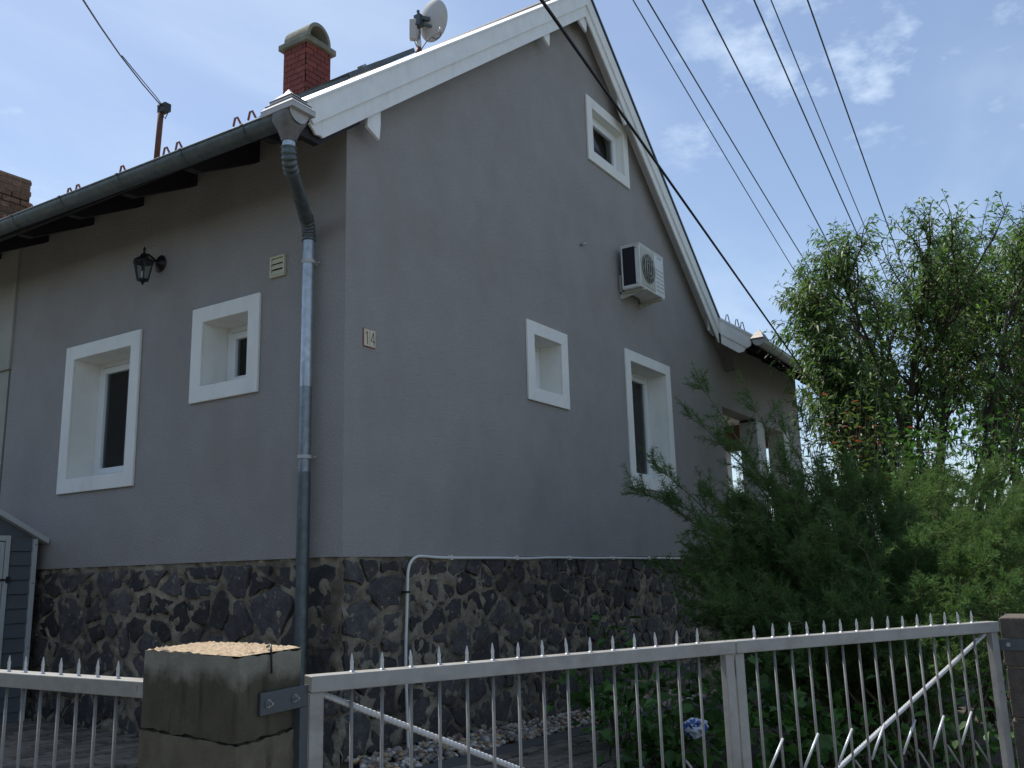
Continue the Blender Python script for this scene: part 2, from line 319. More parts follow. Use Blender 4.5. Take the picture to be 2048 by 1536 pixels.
def pebbles():
    V = []; F = []; base = []
    bm = bmesh.new(); bmesh.ops.create_icosphere(bm, subdivisions=1, radius=1.0); bv = np.array([v.co[:] for v in bm.verts]); bf = np.array([[v.index for v in f.verts] for f in bm.faces]); bm.free()
    n = 0
    for i in range(2300):
        x = rng.uniform(0.02, 6.6); t = rng.random(); y = -0.03 - 0.37 * t
        s = rng.uniform(0.016, 0.036) * np.array([1, rng.uniform(.7, 1), rng.uniform(.5, .8)]); a = rng.uniform(0, 6.28); c, q = math.cos(a), math.sin(a)
        v = bv * s * (1 + rng.normal(0, .08, (len(bv), 1))); v = np.stack([v[:, 0] * c - v[:, 1] * q, v[:, 0] * q + v[:, 1] * c, v[:, 2]], 1)
        V.append(v + (x, y, gz(x, y) + 0.005 + 0.05 * (1 - t) + rng.uniform(0, .025))); F.append(bf + n * len(bv)); n += 1
    o = npmesh('gravel', np.concatenate(V), np.concatenate(F), 'pebble', None, True)
    tag(o, 'strip of rounded multicoloured pebbles along the foot of the stone plinth', 'gravel', None, 'stuff')
pebbles()

# ------------------------------------------------------------------ house
house = thing('house', (0, 0, gz(0, 0)), 'grey rendered house with white trim and dark stone plinth', 'house')
KL, CL = 0.774, 3.863        # left roof line  z = KL x + CL
KR, CR = -0.861, 10.522      # right roof line z = KR x + CR
APX = (CR - CL) / (KL - KR); APZ = KL * APX + CL
OV = -0.20
def rz(x): return min(KL * x + CL, KR * x + CR)
WIN_G = [(4.277, 5.435, 4.847, 5.728, 'u'), (2.690, 3.541, 1.581, 2.437, 'g'), (5.02, 6.41, 0.825, 2.573, 'd')]
WIN_L = [(2.577, 3.782, 0.712, 2.189, 'l'), (0.957, 1.83, 1.376, 2.237, 'l')]
BAND = 0.14; REC = 0.32; XEND = 8.35
def holes(w): return (w[0] + BAND, w[1] - BAND, w[2] + BAND, w[3] - BAND)
def strip_wall(b, u0, u1, z0, ztop, hs, P):      # sheet with rectangular holes; P(u,z) -> point
    us = sorted(set([u0, u1] + [h[i] for h in hs for i in (0, 1)] + ([APX] if u0 < APX < u1 and ztop is rz else [])))
    for a, c in zip(us, us[1:]):
        cuts = sorted([(h[2], h[3]) for h in hs if h[0] <= a + 1e-6 and h[1] >= c - 1e-6]); z = z0
        segs = []
        for lo, hi in cuts: segs.append((z, z, lo, lo)); z = hi
        segs.append((z, z, ztop(a) - 0.02 if callable(ztop) else ztop, ztop(c) - 0.02 if callable(ztop) else ztop))
        for q0, q1, q2, q3 in segs: b.add([P(a, q0), P(c, q1), P(c, q3), P(a, q2)], [(0, 1, 2, 3)])
def walls():
    b = B(); strip_wall(b, 0, XEND, 0, rz, [holes(w) for w in WIN_G], lambda u, z: (u, 0, z))
    b.box(0.0, XEND, 0.0, 0.05, -0.003, 0.0)
    w = b.build('gable_wall', 'plaster', house); w['label'] = 'grey rendered gable wall'
    b = B(); strip_wall(b, 0, 4.85, 0, KL * 0 + CL - 0.06, [holes(w) for w in WIN_L], lambda u, z: (0, u, z))
    w = b.build('side_wall', 'plaster', house)
    # closing shell at the back and right, never seen but keeps the rooms dark
    b = B(); b.add([(XEND, 0, -1.6), (XEND, 10.5, -1.6), (XEND, 10.5, 3.3), (XEND, 0, 3.3)], [(0, 1, 2, 3)])
    b.add([(0, 10.5, -1.6), (XEND, 10.5, -1.6), (XEND, 10.5, rz(XEND)), (APX, 10.5, APZ - .05), (0, 10.5, CL - .05)], [(0, 1, 2, 3, 4)])
    b.build('rear_wall', 'plaster', house)
    # interior rooms: floor and dark partition so nothing shines through the panes
    b = B(); b.box(0.33, XEND - .05, 0.33, 9.5, 2.70, 2.78); b.box(0.33, XEND - .05, 0.33, 9.5, 0.05, 0.1)
    b.box(0.33, XEND - .05, 3.3 + .9, 3.38 + .9, 0.1, 2.7); b.box(2.2, 2.28, 2.0, 4.2, 0.1, 2.7)
    b.build('interior_floor', 'porch_brown', house)
walls()
def window(u0, u1, z0, z1, kind, axis):
    # local frame: u along wall, d depth into the wall (negative = proud)
    def P(u, d, z): return (u, d, z) if axis == 'g' else (d, u, z)
    def bx(b, ua, ub, da, db, za, zb):
        p = P(ua, da, za); q = P(ub, db, zb); return b.box(p[0], q[0], p[1], q[1], p[2], q[2])
    a, c, lo, hi = holes((u0, u1, z0, z1)); REC = 0.14 if kind == 'u' else 0.32
    root = B()                                    # white rendered surround band
    t = 0.028
    O = [(u0, z0), (u1, z0), (u1, z1), (u0, z1)]; I = [(a, lo), (c, lo), (c, hi), (a, hi)]; m_ = []
    for d_ in (-t, -0.001):
        for q in O + I: m_.append(P(q[0], d_, q[1]))
    fs = []
    for k in range(4):
        n_ = (k + 1) % 4; fs += [(k, n_, 4 + n_, 4 + k), (8 + k, 12 + k, 12 + n_, 8 + n_), (k, 8 + k, 8 + n_, n_), (4 + k, 4 + n_, 12 + n_, 12 + k)]
    root.add(m_, fs if axis == 'g' else [tuple(reversed(q)) for q in fs])
    win = root.build('window', 'white_render', house, False, 0.006)
    r = B(); g = 0.02                              # reveal lining
    bx(r, a - g, a, -0.001, REC, lo - g, hi + g); bx(r, c, c + g, -0.001, REC, lo - g, hi + g); bx(r, a, c, -0.001, REC, hi, hi + g); bx(r, a, c, -0.001, REC, lo - g, lo)
    r.build('reveal', 'white_render', win)
    f = B(); fw = 0.05; d0 = REC - 0.06; d1 = REC + 0.01   # fixed frame
    for k in ((a, a + fw, lo, hi), (c - fw, c, lo, hi), (a + fw, c - fw, lo, lo + fw), (a + fw, c - fw, hi - fw, hi)): bx(f, k[0] + (.002 if k[0] == a else 0), k[1] - (.002 if k[1] == c else 0), d0, d1, k[2], k[3])
    f.build('frame', 'upvc', win, False, 0.004)
    gk = B(); e = fw; s = 0.006                    # dark gasket line
    for k in ((a + e, a + e + s, lo + e, hi - e), (c - e - s, c - e, lo + e, hi - e), (a + e, c - e, lo + e, lo + e + s), (a + e, c - e, hi - e - s, hi - e)): bx(gk, k[0], k[1], d0 + .004, d1 - .01, k[2], k[3])
    gk.build('gasket', 'rubber', win)
    e += s; sw = 0.06; sh = B(); d0 -= 0.008
    for k in ((a + e, a + e + sw, lo + e, hi - e), (c - e - sw, c - e, lo + e, hi - e), (a + e + sw, c - e - sw, lo + e, lo + e + sw), (a + e + sw, c - e - sw, hi - e - sw, hi - e)): bx(sh, k[0], k[1], d0, d1 - .005, k[2], k[3])
    sh.build('sash', 'upvc', win, False, 0.004)
    e += sw; p = B(); bx(p, a + e - .005, c - e + .005, d0 + .03, d0 + .036, lo + e - .005, hi - e + .005); p.build('pane', 'glass', win)
    if kind == 'd':
        cu = B(); n = 26; w_ = (c - a - 0.06)
        V = [P(a + .03 + w_ * i / n, d1 + .05 + .015 * math.sin(i * 1.7), z) for z in (lo + .02, hi - .02) for i in range(n + 1)]
        cu.add(V, [(i, i + 1, n + 2 + i, n + 1 + i) for i in range(n)]); cu.build('curtain', 'curtain', win, True)
    return win
for w in WIN_G:
    o = window(*w, 'g')
for w in WIN_L: window(*w, 'l')

# ---- stone plinth
def clip(poly, p, n):
    out = []
    for i in range(len(poly)):
        a, b = poly[i], poly[(i + 1) % len(poly)]; da = (a - p) @ n; db = (b - p) @ n
        if da <= 0: out.append(a)
        if da * db < 0: out.append(a + (b - a) * da / (da - db))
    return out
def cells(u0, u1, z0, z1, n, seed, asp=1.25):
    g = np.random.default_rng(seed); pts = []; tries = 0; rad = math.sqrt((u1 - u0) * (z1 - z0) / n)
    while len(pts) < n and tries < 60000:
        tries += 1; p = np.array([g.uniform(u0, u1), g.uniform(z0, z1)]); m = rad * (0.42 + 0.95 * g.random() ** 1.9)
        if all(((p[0] - q[0]) / asp) ** 2 + (p[1] - q[1]) ** 2 > ((m + q[2]) / 2) ** 2 for q in pts): pts.append((p[0], p[1], m))
    out = []; A = np.array(pts)
    for k, q in enumerate(A):
        poly = [np.array(v, float) for v in ((u0, z0), (u1, z0), (u1, z1), (u0, z1))]
        d = ((A[:, 0] - q[0]) / asp) ** 2 + (A[:, 1] - q[1]) ** 2
        for j in np.argsort(d)[1:18]:
            w = A[j]; nrm = np.array([(w[0] - q[0]) / asp ** 2, w[1] - q[1]]); t = q[2] / (q[2] + w[2]); t = 0.5 + (t - 0.5) * 0.6
            mid = q[:2] + (w[:2] - q[:2]) * t; poly = clip(poly, mid, nrm)
            if len(poly) < 3: break
        if len(poly) >= 3: out.append((q, poly))
    return out
def plinth():
    gm = B(); G0 = -1.95
    # mortar sheets with real relief
    def sm(a, n):
        for _ in range(n): a = (a + np.roll(a, 1, 0) + np.roll(a, 1, 1) + np.roll(a, -1, 0) + np.roll(a, -1, 1)) / 5
        return a
    def sheet(u0, u1, z0, z1, P, res=0.02):
        nu = int((u1 - u0) / res); nz = int((z1 - z0) / res); V = []; g = np.random.default_rng(3)
        h = g.normal(0, 1, (nz + 1, nu + 1)); h = sm(h, 1) * .8 + sm(g.normal(0, 1, h.shape), 5) * 4.0
        for j in range(nz + 1):
            for i in range(nu + 1): V.append(P(u0 + (u1 - u0) * i / nu, z0 + (z1 - z0) * j / nz, 0.013 + 0.012 * h[j, i]))
        return V, [(j * (nu + 1) + i, j * (nu + 1) + i + 1, (j + 1) * (nu + 1) + i + 1, (j + 1) * (nu + 1) + i) for j in range(nz) for i in range(nu)]
    PG = lambda u, z, d: (u, d, z); PL = lambda u, z, d: (d, u, z)
    V, F = sheet(0.004, 8.4, G0, 0.0, PG); V2, F2 = sheet(0.004, 4.9, G0, 0.0, PL)
    pl = npmesh('plinth', V + V2, F + [tuple(i + len(V) for i in f) for f in F2], 'mortar', house, True); pl['label'] = 'dark rubble stone plinth in beige mortar'
    def stones(u0, u1, z0, z1, n, seed, P, flip):
        g = np.random.default_rng(seed + 50)
        for q, poly in cells(u0, u1, z0, z1, n, seed):
            c = np.mean(poly, 0); pts = []
            gap = g.uniform(0.003, 0.042)
            for i in range(len(poly)):
                a, b = poly[i], poly[(i + 1) % len(poly)]
                L_ = np.linalg.norm(b - a)
                if L_ < 0.03: continue
                for t in ((0.08, 0.3, 0.52, 0.74, 0.93) if L_ > 0.14 else (0.14, 0.5, 0.86) if L_ > 0.07 else (0.3, 0.7)):
                    p = a + (b - a) * t; v = c - p; l = np.linalg.norm(v); p = p + v / l * min(l * .6, gap * g.uniform(.55, 1.45) + 0.004)
                    pts.append(p + g.normal(0, 0.0042, 2))
            if len(pts) < 4: continue
            m = len(pts); hgt = g.uniform(-0.011, 0.011); tx, tz = g.normal(0, .035, 2); V = []
            for k, (sc, dd) in enumerate(((1.0, 0.05), (0.992, 0.010), (0.955, -hgt + 0.003), (0.88, -hgt))):
                for p in pts:
                    r_ = c + (p - c) * sc; V.append(P(r_[0], r_[1], dd - (tx * (r_[0] - c[0]) + tz * (r_[1] - c[1])) * (k >= 2) + (g.normal(0, .002) if k >= 2 else 0)))
            F = [(k * m + i, k * m + (i + 1) % m, (k + 1) * m + (i + 1) % m, (k + 1) * m + i) for k in range(3) for i in range(m)] + [tuple(range(3 * m, 4 * m))]
            if flip: F = [tuple(reversed(f)) for f in F]
            B().add(V, F).build('stone', 'stone', pl, 25)
    stones(0.02, 6.9, -1.68, -0.02, 205, 5, PG, False)
    stones(0.05, 4.4, -1.55, -0.03, 90, 9, PL, True)
plinth()

# ---- roof, bargeboards, eaves
YB = 10.5
def roof():
    r = B(); t = 0.09; e = 0.0
    for (xa, xb, K, C_) in ((-0.74, APX, KL, CL), (APX, 8.75, KR, CR)):
        za, zb = K * xa + C_ + e, K * xb + C_ + e
        r.prism([(xa, OV + 0.045, za), (xb, OV + 0.045, zb), (xb, OV + 0.045, zb - t), (xa, OV + 0.045, za - t)], (0, YB - OV - .045, 0))
    rf = r.build('roof', 'roof_tile', house)
    # rows of tiles, visible as a bumpy verge line
    def tilerow(K, C_, xa, xb, nme, step=0.33):
        n = int((xb - xa) / step); cs = math.cos(math.atan(K)); sn = math.sin(math.atan(K)); me = None
        for i in range(n):
            x0 = xa + i * step; b = B(); L_ = step * 1.12
            for k in range(2):
                pass
            prof = [(j / 6 * 0.34, 0.012 * math.sin(j / 6 * math.pi)) for j in range(7)]
            V = []
            for s, lift in ((0.0, 0.016), (L_, 0.002)):
                for y, h in prof:
                    x = x0 + s; V.append((x - sn * (lift + h), OV + 0.09 + y, K * x + C_ + 0.006 + cs * (lift + h)))
            V += [(v[0] + sn * .02, v[1], v[2] - cs * .022) for v in V]
            F = [(j, j + 1, j + 8, j + 7) for j in range(6)] + [(j + 14, j + 21, j + 22, j + 15) for j in range(6)] + [(j, j + 14, j + 15, j + 1) for j in range(6)] + [(0, 7, 21, 14), (6, 20, 27, 13)]
            b.add(V, F).build('tile', nme, rf, 40)
    tilerow(KL, CL, -0.72, APX - .1, 'roof_tile')
    # ridge capping
    b = B(); b.tube([(APX, OV + .06, APZ - .02), (APX, YB, APZ - .02)], 0.09, 12); b.build('ridge_cap', 'roof_tile', rf, 40)
    # bargeboards: upper board, lower board (set back), per side
    def board(K, C_, x0, x1, o0, o1, y0, y1, name, ends):
        (xa_t, xa_b), (xb_t, xb_b) = ends
        z = lambda x, o: K * x + C_ - o
        pts = [(xa_t, y0, z(xa_t, o0)), (xb_t, y0, z(xb_t, o0)), (xb_b, y0, z(xb_b, o1)), (xa_b, y0, z(xa_b, o1))]
        return pts
    def bb_(name, pts, th, y0): return B().prism(pts, (0, th, 0)).build(name, 'white_wood', house, False, 0.003)
    zl = lambda x, o: KL * x + CL - o
    zr = lambda x, o: KR * x + CR - o
    up, lo = 0.222, 0.375
    # left slope; shaped lower ends
    pts = [(-0.69, OV, zl(-0.69, 0)), (APX, OV, APZ), (APX, OV, APZ - up), (-0.57, OV, zl(-0.57, up)), (-0.605, OV, zl(-0.605, up * .72)), (-0.655, OV, zl(-0.655, up * .35))]
    bb_('bargeboard', pts, 0.028, OV)
    y = OV + 0.022
    pts = [(-0.60, y, zl(-0.60, up - .03)), (APX, y, APZ - up + .03), (APX, y, APZ - lo), (-0.445, y, zl(-0.445, lo)), (-0.475, y, zl(-0.475, lo - .03)), (-0.525, y, zl(-0.525, lo - .06)), (-0.545, y, zl(-0.545, lo - .10))]
    bb_('lower_bargeboard', pts, 0.022, y)
    xe = 8.05
    pts = [(APX, OV, APZ), (xe, OV, zr(xe, 0)), (xe - .0, OV, zr(xe, up)), (APX, OV, APZ - up)]
    bb_('bargeboard', pts, 0.028, OV)
    pts = [(APX, y, APZ - up + .03), (xe, y, zr(xe, up - .03)), (xe, y, zr(xe, lo)), (APX, y, APZ - lo)]
    bb_('lower_bargeboard', pts, 0.022, y)
    # white flashing strip on the left verge, dark trim on the right verge
    b = B(); sec = [(OV - .014, -.016), (OV - .014, .004), (OV + .085, .036), (OV + .085, -.016)]
    b.add([(x_, y_, KL * x_ + CL + h_) for x_ in (-0.70, APX) for y_, h_ in sec], [(0, 1, 2, 3), (7, 6, 5, 4)] + [(k, 4 + k, 4 + (k + 1) % 4, (k + 1) % 4) for k in range(4)]); b.build('verge_flashing', 'white_plain', house)
    b = B(); b.prism([(APX, OV - .016, APZ + .05), (xe + .05, OV - .016, zr(xe + .05, -.05)), (xe + .05, OV - .016, zr(xe + .05, -.003)), (APX, OV - .016, APZ + .003)], (0, 0.10, 0)); b.build('verge_flashing', 'dark_green_metal', house)
    # underside between board and wall
    b = B()
    for (xa, xb, K, C_) in ((-0.5, APX, KL, CL), (APX, 8.05, KR, CR)):
        b.prism([(xa, OV + .045, K * xa + C_ - 0.12), (xb, OV + .045, K * xb + C_ - .12), (xb, OV + .045, K * xb + C_ - .14), (xa, OV + .045, K * xa + C_ - .14)], (0, -OV - .05, 0))
    b.build('verge_soffit', 'white_wood', house)
    # purlin ends: white boxed brackets under the boards
    def bracket(x0, x1, zt, zb0, zb1, y0=-0.15):
        B().prism([(x0, y0, zt), (x1, y0, zt), (x1 + .004, y0, (zt + zb1) / 2), (x1 - .012, y0, zb1), (x0, y0, zb0)], (0, 0.03, 0)).build('purlin_end', 'white_wood', house, False, 0.003)
    def slope_bracket(x0, x1, K, C_, d0, d1): bracket(x0, x1, min(K * x0, K * x1) + C_ - 0.2, K * (x0 if K > 0 else x1) + C_ - d0 - 0.0, K * (x0 if K > 0 else x1) + C_ - d1)
    bracket(0.085, 0.245, 3.72, 3.475, 3.41)
    bracket(2.90, 3.18, 6.02, 5.90, 5.77)
    bracket(APX - .14, APX + .06, APZ - .36, APZ - .50, APZ - .56)
    B().prism([(4.96, -.15, 6.02), (5.2, -.15, 5.86), (5.2, -.15, 5.68), (5.13, -.15, 5.62), (4.96, -.15, 5.78)], (0, .03, 0)).build('purlin_end', 'white_wood', house, False, 0.003)
    B().prism([(7.82, -.12, 3.72), (8.02, -.12, 3.6), (8.02, -.12, 3.33), (7.82, -.12, 3.38)], (0, .03, 0)).build('purlin_end', 'white_wood', house, False, 0.003)
    # eaves on the left: dark boarding and rafter tails
    b = B(); b.prism([(0.03, OV + .06, KL * .03 + CL - .095), (-0.73, OV + .06, KL * -.73 + CL - .095), (-0.73, OV + .06, KL * -.73 + CL - .115), (0.03, OV + .06, KL * .03 + CL - .115)], (0, YB, 0)); b.build('eaves_boarding', 'dark_wood', house)
    b = B(); b.box(-0.755, -0.735, OV + .03, YB, 3.13, 3.30); b.build('fascia', 'dark_wood', house)
    for y in (0.14, 1.04, 1.88, 2.68, 3.50, 4.32, 5.2):
        B().prism([(0.02, y, KL * .02 + CL - .116), (-0.72, y, KL * -.72 + CL - .116), (-0.72, y, 3.13), (-0.60, y, 3.14), (0.02, y, 3.47)], (0, 0.075, 0)).build('rafter', 'dark_wood', house)
    B().prism([(0.0, OV + .06, KL * 0 + CL - .12), (-0.70, OV + .06, KL * -.70 + CL - .12), (-0.70, OV + .06, 3.10), (-.45, OV + .06, 3.10), (0.0, OV + .06, 3.46)], (0, 0.06, 0)).build('rafter', 'dark_wood', house)
    # snow guards: small bent rods along the left eave
    for y in (0.62, 0.80, 1.55, 1.72, 2.35, 3.05, 3.19, 3.86, 4.35):
        x = -0.45; z = KL * x + CL + .03
        B().tube([(x - .01, y - .045, z), (x - .02, y - .014, z + .062), (x - .02, y + .014, z + .062), (x - .01, y + .045, z)], 0.010, 5).build('snow_guard', 'rust_red', rf)
roof()

def house_chimney():
    c = at(612, 200, 12.0); cx, cy = c.x, c.y; w = 0.43; zb = KL * cx + CL - 0.4; zt = at(612, 68, 12.0).z
    b = B(); b.box(cx + .006, cx + w - .006, cy + .006, cy + w - .006, zb, zt); ch = b.build('chimney', 'joint_dark', house); ch['label'] = 'red brick chimney with arched cement cowl'
    bh = 0.074; gap = 0.009; n = int((zt - zb) / (bh + gap)) + 1; bl = 0.205
    for i in range(n):
        z0 = zt - (i + 1) * (bh + gap) + gap; z1 = z0 + bh
        if z1 < zb: break
        off = (i % 3) * bl / 3 + .02
        for face in range(4):
            e = 0.0; u = -off - bl if face in (0, 2) else -off - bl * .5
            while u < w:
                a, d = max(0, u), min(w, u + bl - gap)
                if d - a > .012:
                    q = B(); pr = 0.010
                    if face == 0: q.box(cx + (a if a > 0 else -pr), cx + d, cy - pr, cy + .02, z0, z1)
                    if face == 1: q.box(cx - pr, cx + .02, cy + a, cy + d, z0, z1)
                    if face == 2: q.box(cx + a, cx + d, cy + w - .02, cy + w + pr, z0, z1)
                    if face == 3: q.box(cx + w - .02, cx + w + pr, cy + a, cy + d, z0, z1)
                    q.build('brick', 'brick_red', ch)
                u += bl
    o = 0.06; b = B(); b.box(cx - o, cx + w + o, cy - o, cy + w + o, zt + .001, zt + .085); b.build('cap', 'cement_cap', ch, False, 0.008)
    # barrel-vault cowl, open to the front and back
    z0 = zt + .085; R0 = w / 2 + .0; V = []; F = []; n = 18; lift = 0.05; th = 0.045; y0, y1 = cy - .01, cy + w + .01; cxm = cx + w / 2
    ring = [(-1, 0)] + [(-math.cos(math.pi * i / n), math.sin(math.pi * i / n)) for i in range(n + 1)] + [(1, 0)]
    for y in (y0, y1):
        for rad in (R0, R0 - th):
            for k, (u, v) in enumerate(ring): V.append((cxm + u * rad, y, z0 + (0 if k in (0, len(ring) - 1) else lift) + v * rad * 1.12))
    m = len(ring)
    for i in range(m - 1):
        F += [(i, i + 1, 2 * m + i + 1, 2 * m + i), (m + i, 3 * m + i, 3 * m + i + 1, m + i + 1), (i, m + i, m + i + 1, i + 1), (2 * m + i, 2 * m + i + 1, 3 * m + i + 1, 3 * m + i)]
    B().add(V, F).build('cowl', 'cement_cap', ch, 40)
house_chimney()

# ---- porch wing at the far end of the gable
def wing():
    x0, x1 = XEND, 12.75; zt = 3.60
    op = [(8.45, 10.06, 0.35, 2.30), (10.47, 11.6, 0.35, 2.25)]
    b = B(); strip_wall(b, x0, x1, 0.0, zt, op, lambda u, z: (u, 0, z)); strip_wall(b, x0 + .12, x1, 0.0, zt, op, lambda u, z: (u, 0.28, z))
    for h in op: b.add([(h[0], 0, h[3]), (h[1], 0, h[3]), (h[1], .28, h[3]), (h[0], .28, h[3])], [(0, 1, 2, 3)]); b.add([(h[0], 0, h[2]), (h[1], 0, h[2]), (h[1], .28, h[2]), (h[0], .28, h[2])], [(3, 2, 1, 0)])
    b.add([(8.45, 0, .35), (8.45, .28, .35), (8.45, .28, 2.3), (8.45, 0, 2.3)], [(0, 1, 2, 3)])
    w = b.build('porch_wall', 'plaster', house)
    b = B(); b.box(10.055, 10.475, -.012, .292, 0.35, 2.262); b.build('porch_post', 'porch_white', w)
    b = B(); b.box(11.595, 11.9, -.012, .292, 0.35, 2.262); b.build('porch_post', 'porch_white', w)
    # inside: floor, ceiling, back wall, far side beam and posts
    b = B(); b.box(x0 + .05, x1, 0.0, 2.6, -0.12, -0.02); b.build('porch_floor', 'concrete', house)
    b = B(); b.box(x0 + .05, x1, 0.29, 2.6, 2.62, 2.70); b.build('porch_ceiling', 'porch_white', house)
    b = B(); b.box(x0 + .05, 11.0, 2.6, 2.7, -0.02, 2.62); b.build('porch_back_wall', 'porch_white', house)
    b = B(); b.box(x1 - .25, x1, 0.29, 2.6, 2.12, 2.615); b.build('porch_beam', 'porch_brown', house)
    b = B(); b.box(x1 - .25, x1, 0.29, 2.6, -0.02, 0.45); b.build('porch_parapet', 'porch_white', house)
    for y in (0.30, 1.42, 2.3): b = B(); b.box(x1 - .25, x1 - .002, y, y + .24, 0.45, 2.12); b.build('porch_post', 'porch_white', house)
    b = B(); b.box(x0, x1 + .1, -0.03, 0.06, -2.1, -0.001); b.build('porch_plinth', 'mortar', house)
    # railing in front of the openings
    rl = B(); rl.box(8.45, 11.6, -.05, -.02, 0.92, 0.95).box(8.45, 11.6, -.05, -.02, 0.10, 0.13); ro = rl.build('railing', 'black_metal', house)
    for i in range(27):
        x = 8.52 + i * 0.115; B().box(x - .008, x + .008, -.043, -.027, 0.13, 0.92).build('railing_bar', 'black_metal', ro)
    # roof sloping up to the back, eave to the street
    sl = 0.72; zt0 = 3.58
    zf = lambda y, o=0: zt0 + sl * (y + .2) - o
    xr = 8.05; xe = 13.3
    r = B(); r.prism([(xr + .03, -.74, zf(-.74, -.02)), (xr + .03, 2.6, zf(2.6, -.02)), (xr + .03, 2.6, zf(2.6, .08)), (xr + .03, -.74, zf(-.74, .08))], (xe - xr, 0, 0))
    r.build('porch_roof', 'roof_tile', house)
    B().prism([(xr, -.70, zf(-.70)), (xr, -.2, zf(-.2)), (xr, -.2, zf(-.2, .222)), (xr, -.60, zf(-.60, .222)), (xr, -.66, zf(-.66, .15))], (.028, 0, 0)).build('bargeboard', 'white_wood', house, False, .003)
    B().prism([(xr + .02, -.60, zf(-.60, .19)), (xr + .02, -.2, zf(-.2, .19)), (xr + .02, -.2, zf(-.2, .375)), (xr + .02, -.46, zf(-.46, .375)), (xr + .02, -.54, zf(-.54, .31))], (.022, 0, 0)).build('lower_bargeboard', 'white_wood', house, False, .003)
    B().prism([(xr - .012, -.72, zf(-.72, -.045)), (xr - .012, -.21, zf(-.21, -.045)), (xr - .012, -.21, zf(-.21, -.003)), (xr - .012, -.72, zf(-.72, -.003))], (.09, 0, 0)).build('verge_flashing', 'white_plain', house)
    b = B(); b.prism([(xr + .05, -.73, zf(-.73, .10)), (xr + .05, 0.0, zf(0, .10)), (xr + .05, 0.0, zf(0, .12)), (xr + .05, -.73, zf(-.73, .12))], (xe - xr - .1, 0, 0)); b.build('eaves_boarding', 'dark_wood', house)
    for i in range(7):
        x = 8.3 + i * .8; B().prism([(x, -.72, zf(-.72, .125)), (x, .0, zf(0, .125)), (x, .0, zf(0, .30)), (x, -.66, zf(-.66, .22))], (.08, 0, 0)).build('rafter', 'dark_wood', house)
    for (x, y) in ((8.2, -.28), (8.16, -.52), (8.16, -.44), (9.6, -.5)):
        z = zf(y, -.03); B().tube([(x, y - .035, z - .02), (x, y - .01, z + .13), (x, y + .01, z + .13), (x, y + .035, z + .02)], .008, 5).build('snow_guard', 'steel_dark', house)
wing()

# ------------------------------------------------------------------ gutters and downpipe
def gutter_mesh(b, path_axis, a0, a1, cpos, r, z0, z1, th=0.004, n=14, lip=0.01):
    V = []; F = []
    prof = [(-math.cos(math.pi * i / n), -math.sin(math.pi * i / n)) for i in range(n + 1)]
    out = [(u * r, v * r) for u, v in prof] + [(u * (r - th), v * (r - th)) for u, v in reversed(prof)]
    m = len(out)
    for a, z in ((a0, z0), (a1, z1)):
        for u, v in out:
            V.append((cpos + u, a, z + v) if path_axis == 'y' else (a, cpos + u, z + v))
    for i in range(m): F.append((i, (i + 1) % m, m + (i + 1) % m, m + i))
    b.add(V, F)
    if lip:
        for u in (-r, r):
            b.tube([((cpos + u, a, z) if path_axis == 'y' else (a, cpos + u, z)) for a, z in ((a0, z0), (a1, z1))], lip, 6)
def half_disc(b, path_axis, a, cpos, r, z, t=0.006, n=14):
    pts = [(-math.cos(math.pi * i / n) * r, -math.sin(math.pi * i / n) * r) for i in range(n + 1)]
    P = [((cpos + u, a, z + v) if path_axis == 'y' else (a, cpos + u, z + v)) for u, v in pts]
    b.prism(P, (0, t, 0) if path_axis == 'y' else (t, 0, 0))
def finial(b, cx, cy, z, hx, hy, h):
    # ogee-sided pyramid cap over the gutter corner
    prof = [(1.0, 0), (1.0, .20), (0.88, .30), (0.74, .42), (0.62, .58), (0.40, .72), (0.18, .84), (0.03, 1.0)]
    V = [(cx + sx * hx * r, cy + sy * hy * r, z + h * t) for r, t in prof for sx, sy in ((-1, -1), (1, -1), (1, 1), (-1, 1))]; k = len(prof)
    b.add(V, [(4 * i + j, 4 * i + (j + 1) % 4, 4 * i + 4 + (j + 1) % 4, 4 * i + 4 + j) for i in range(k - 1) for j in range(4)] + [(3, 2, 1, 0), tuple(4 * k - 4 + j for j in range(4))])
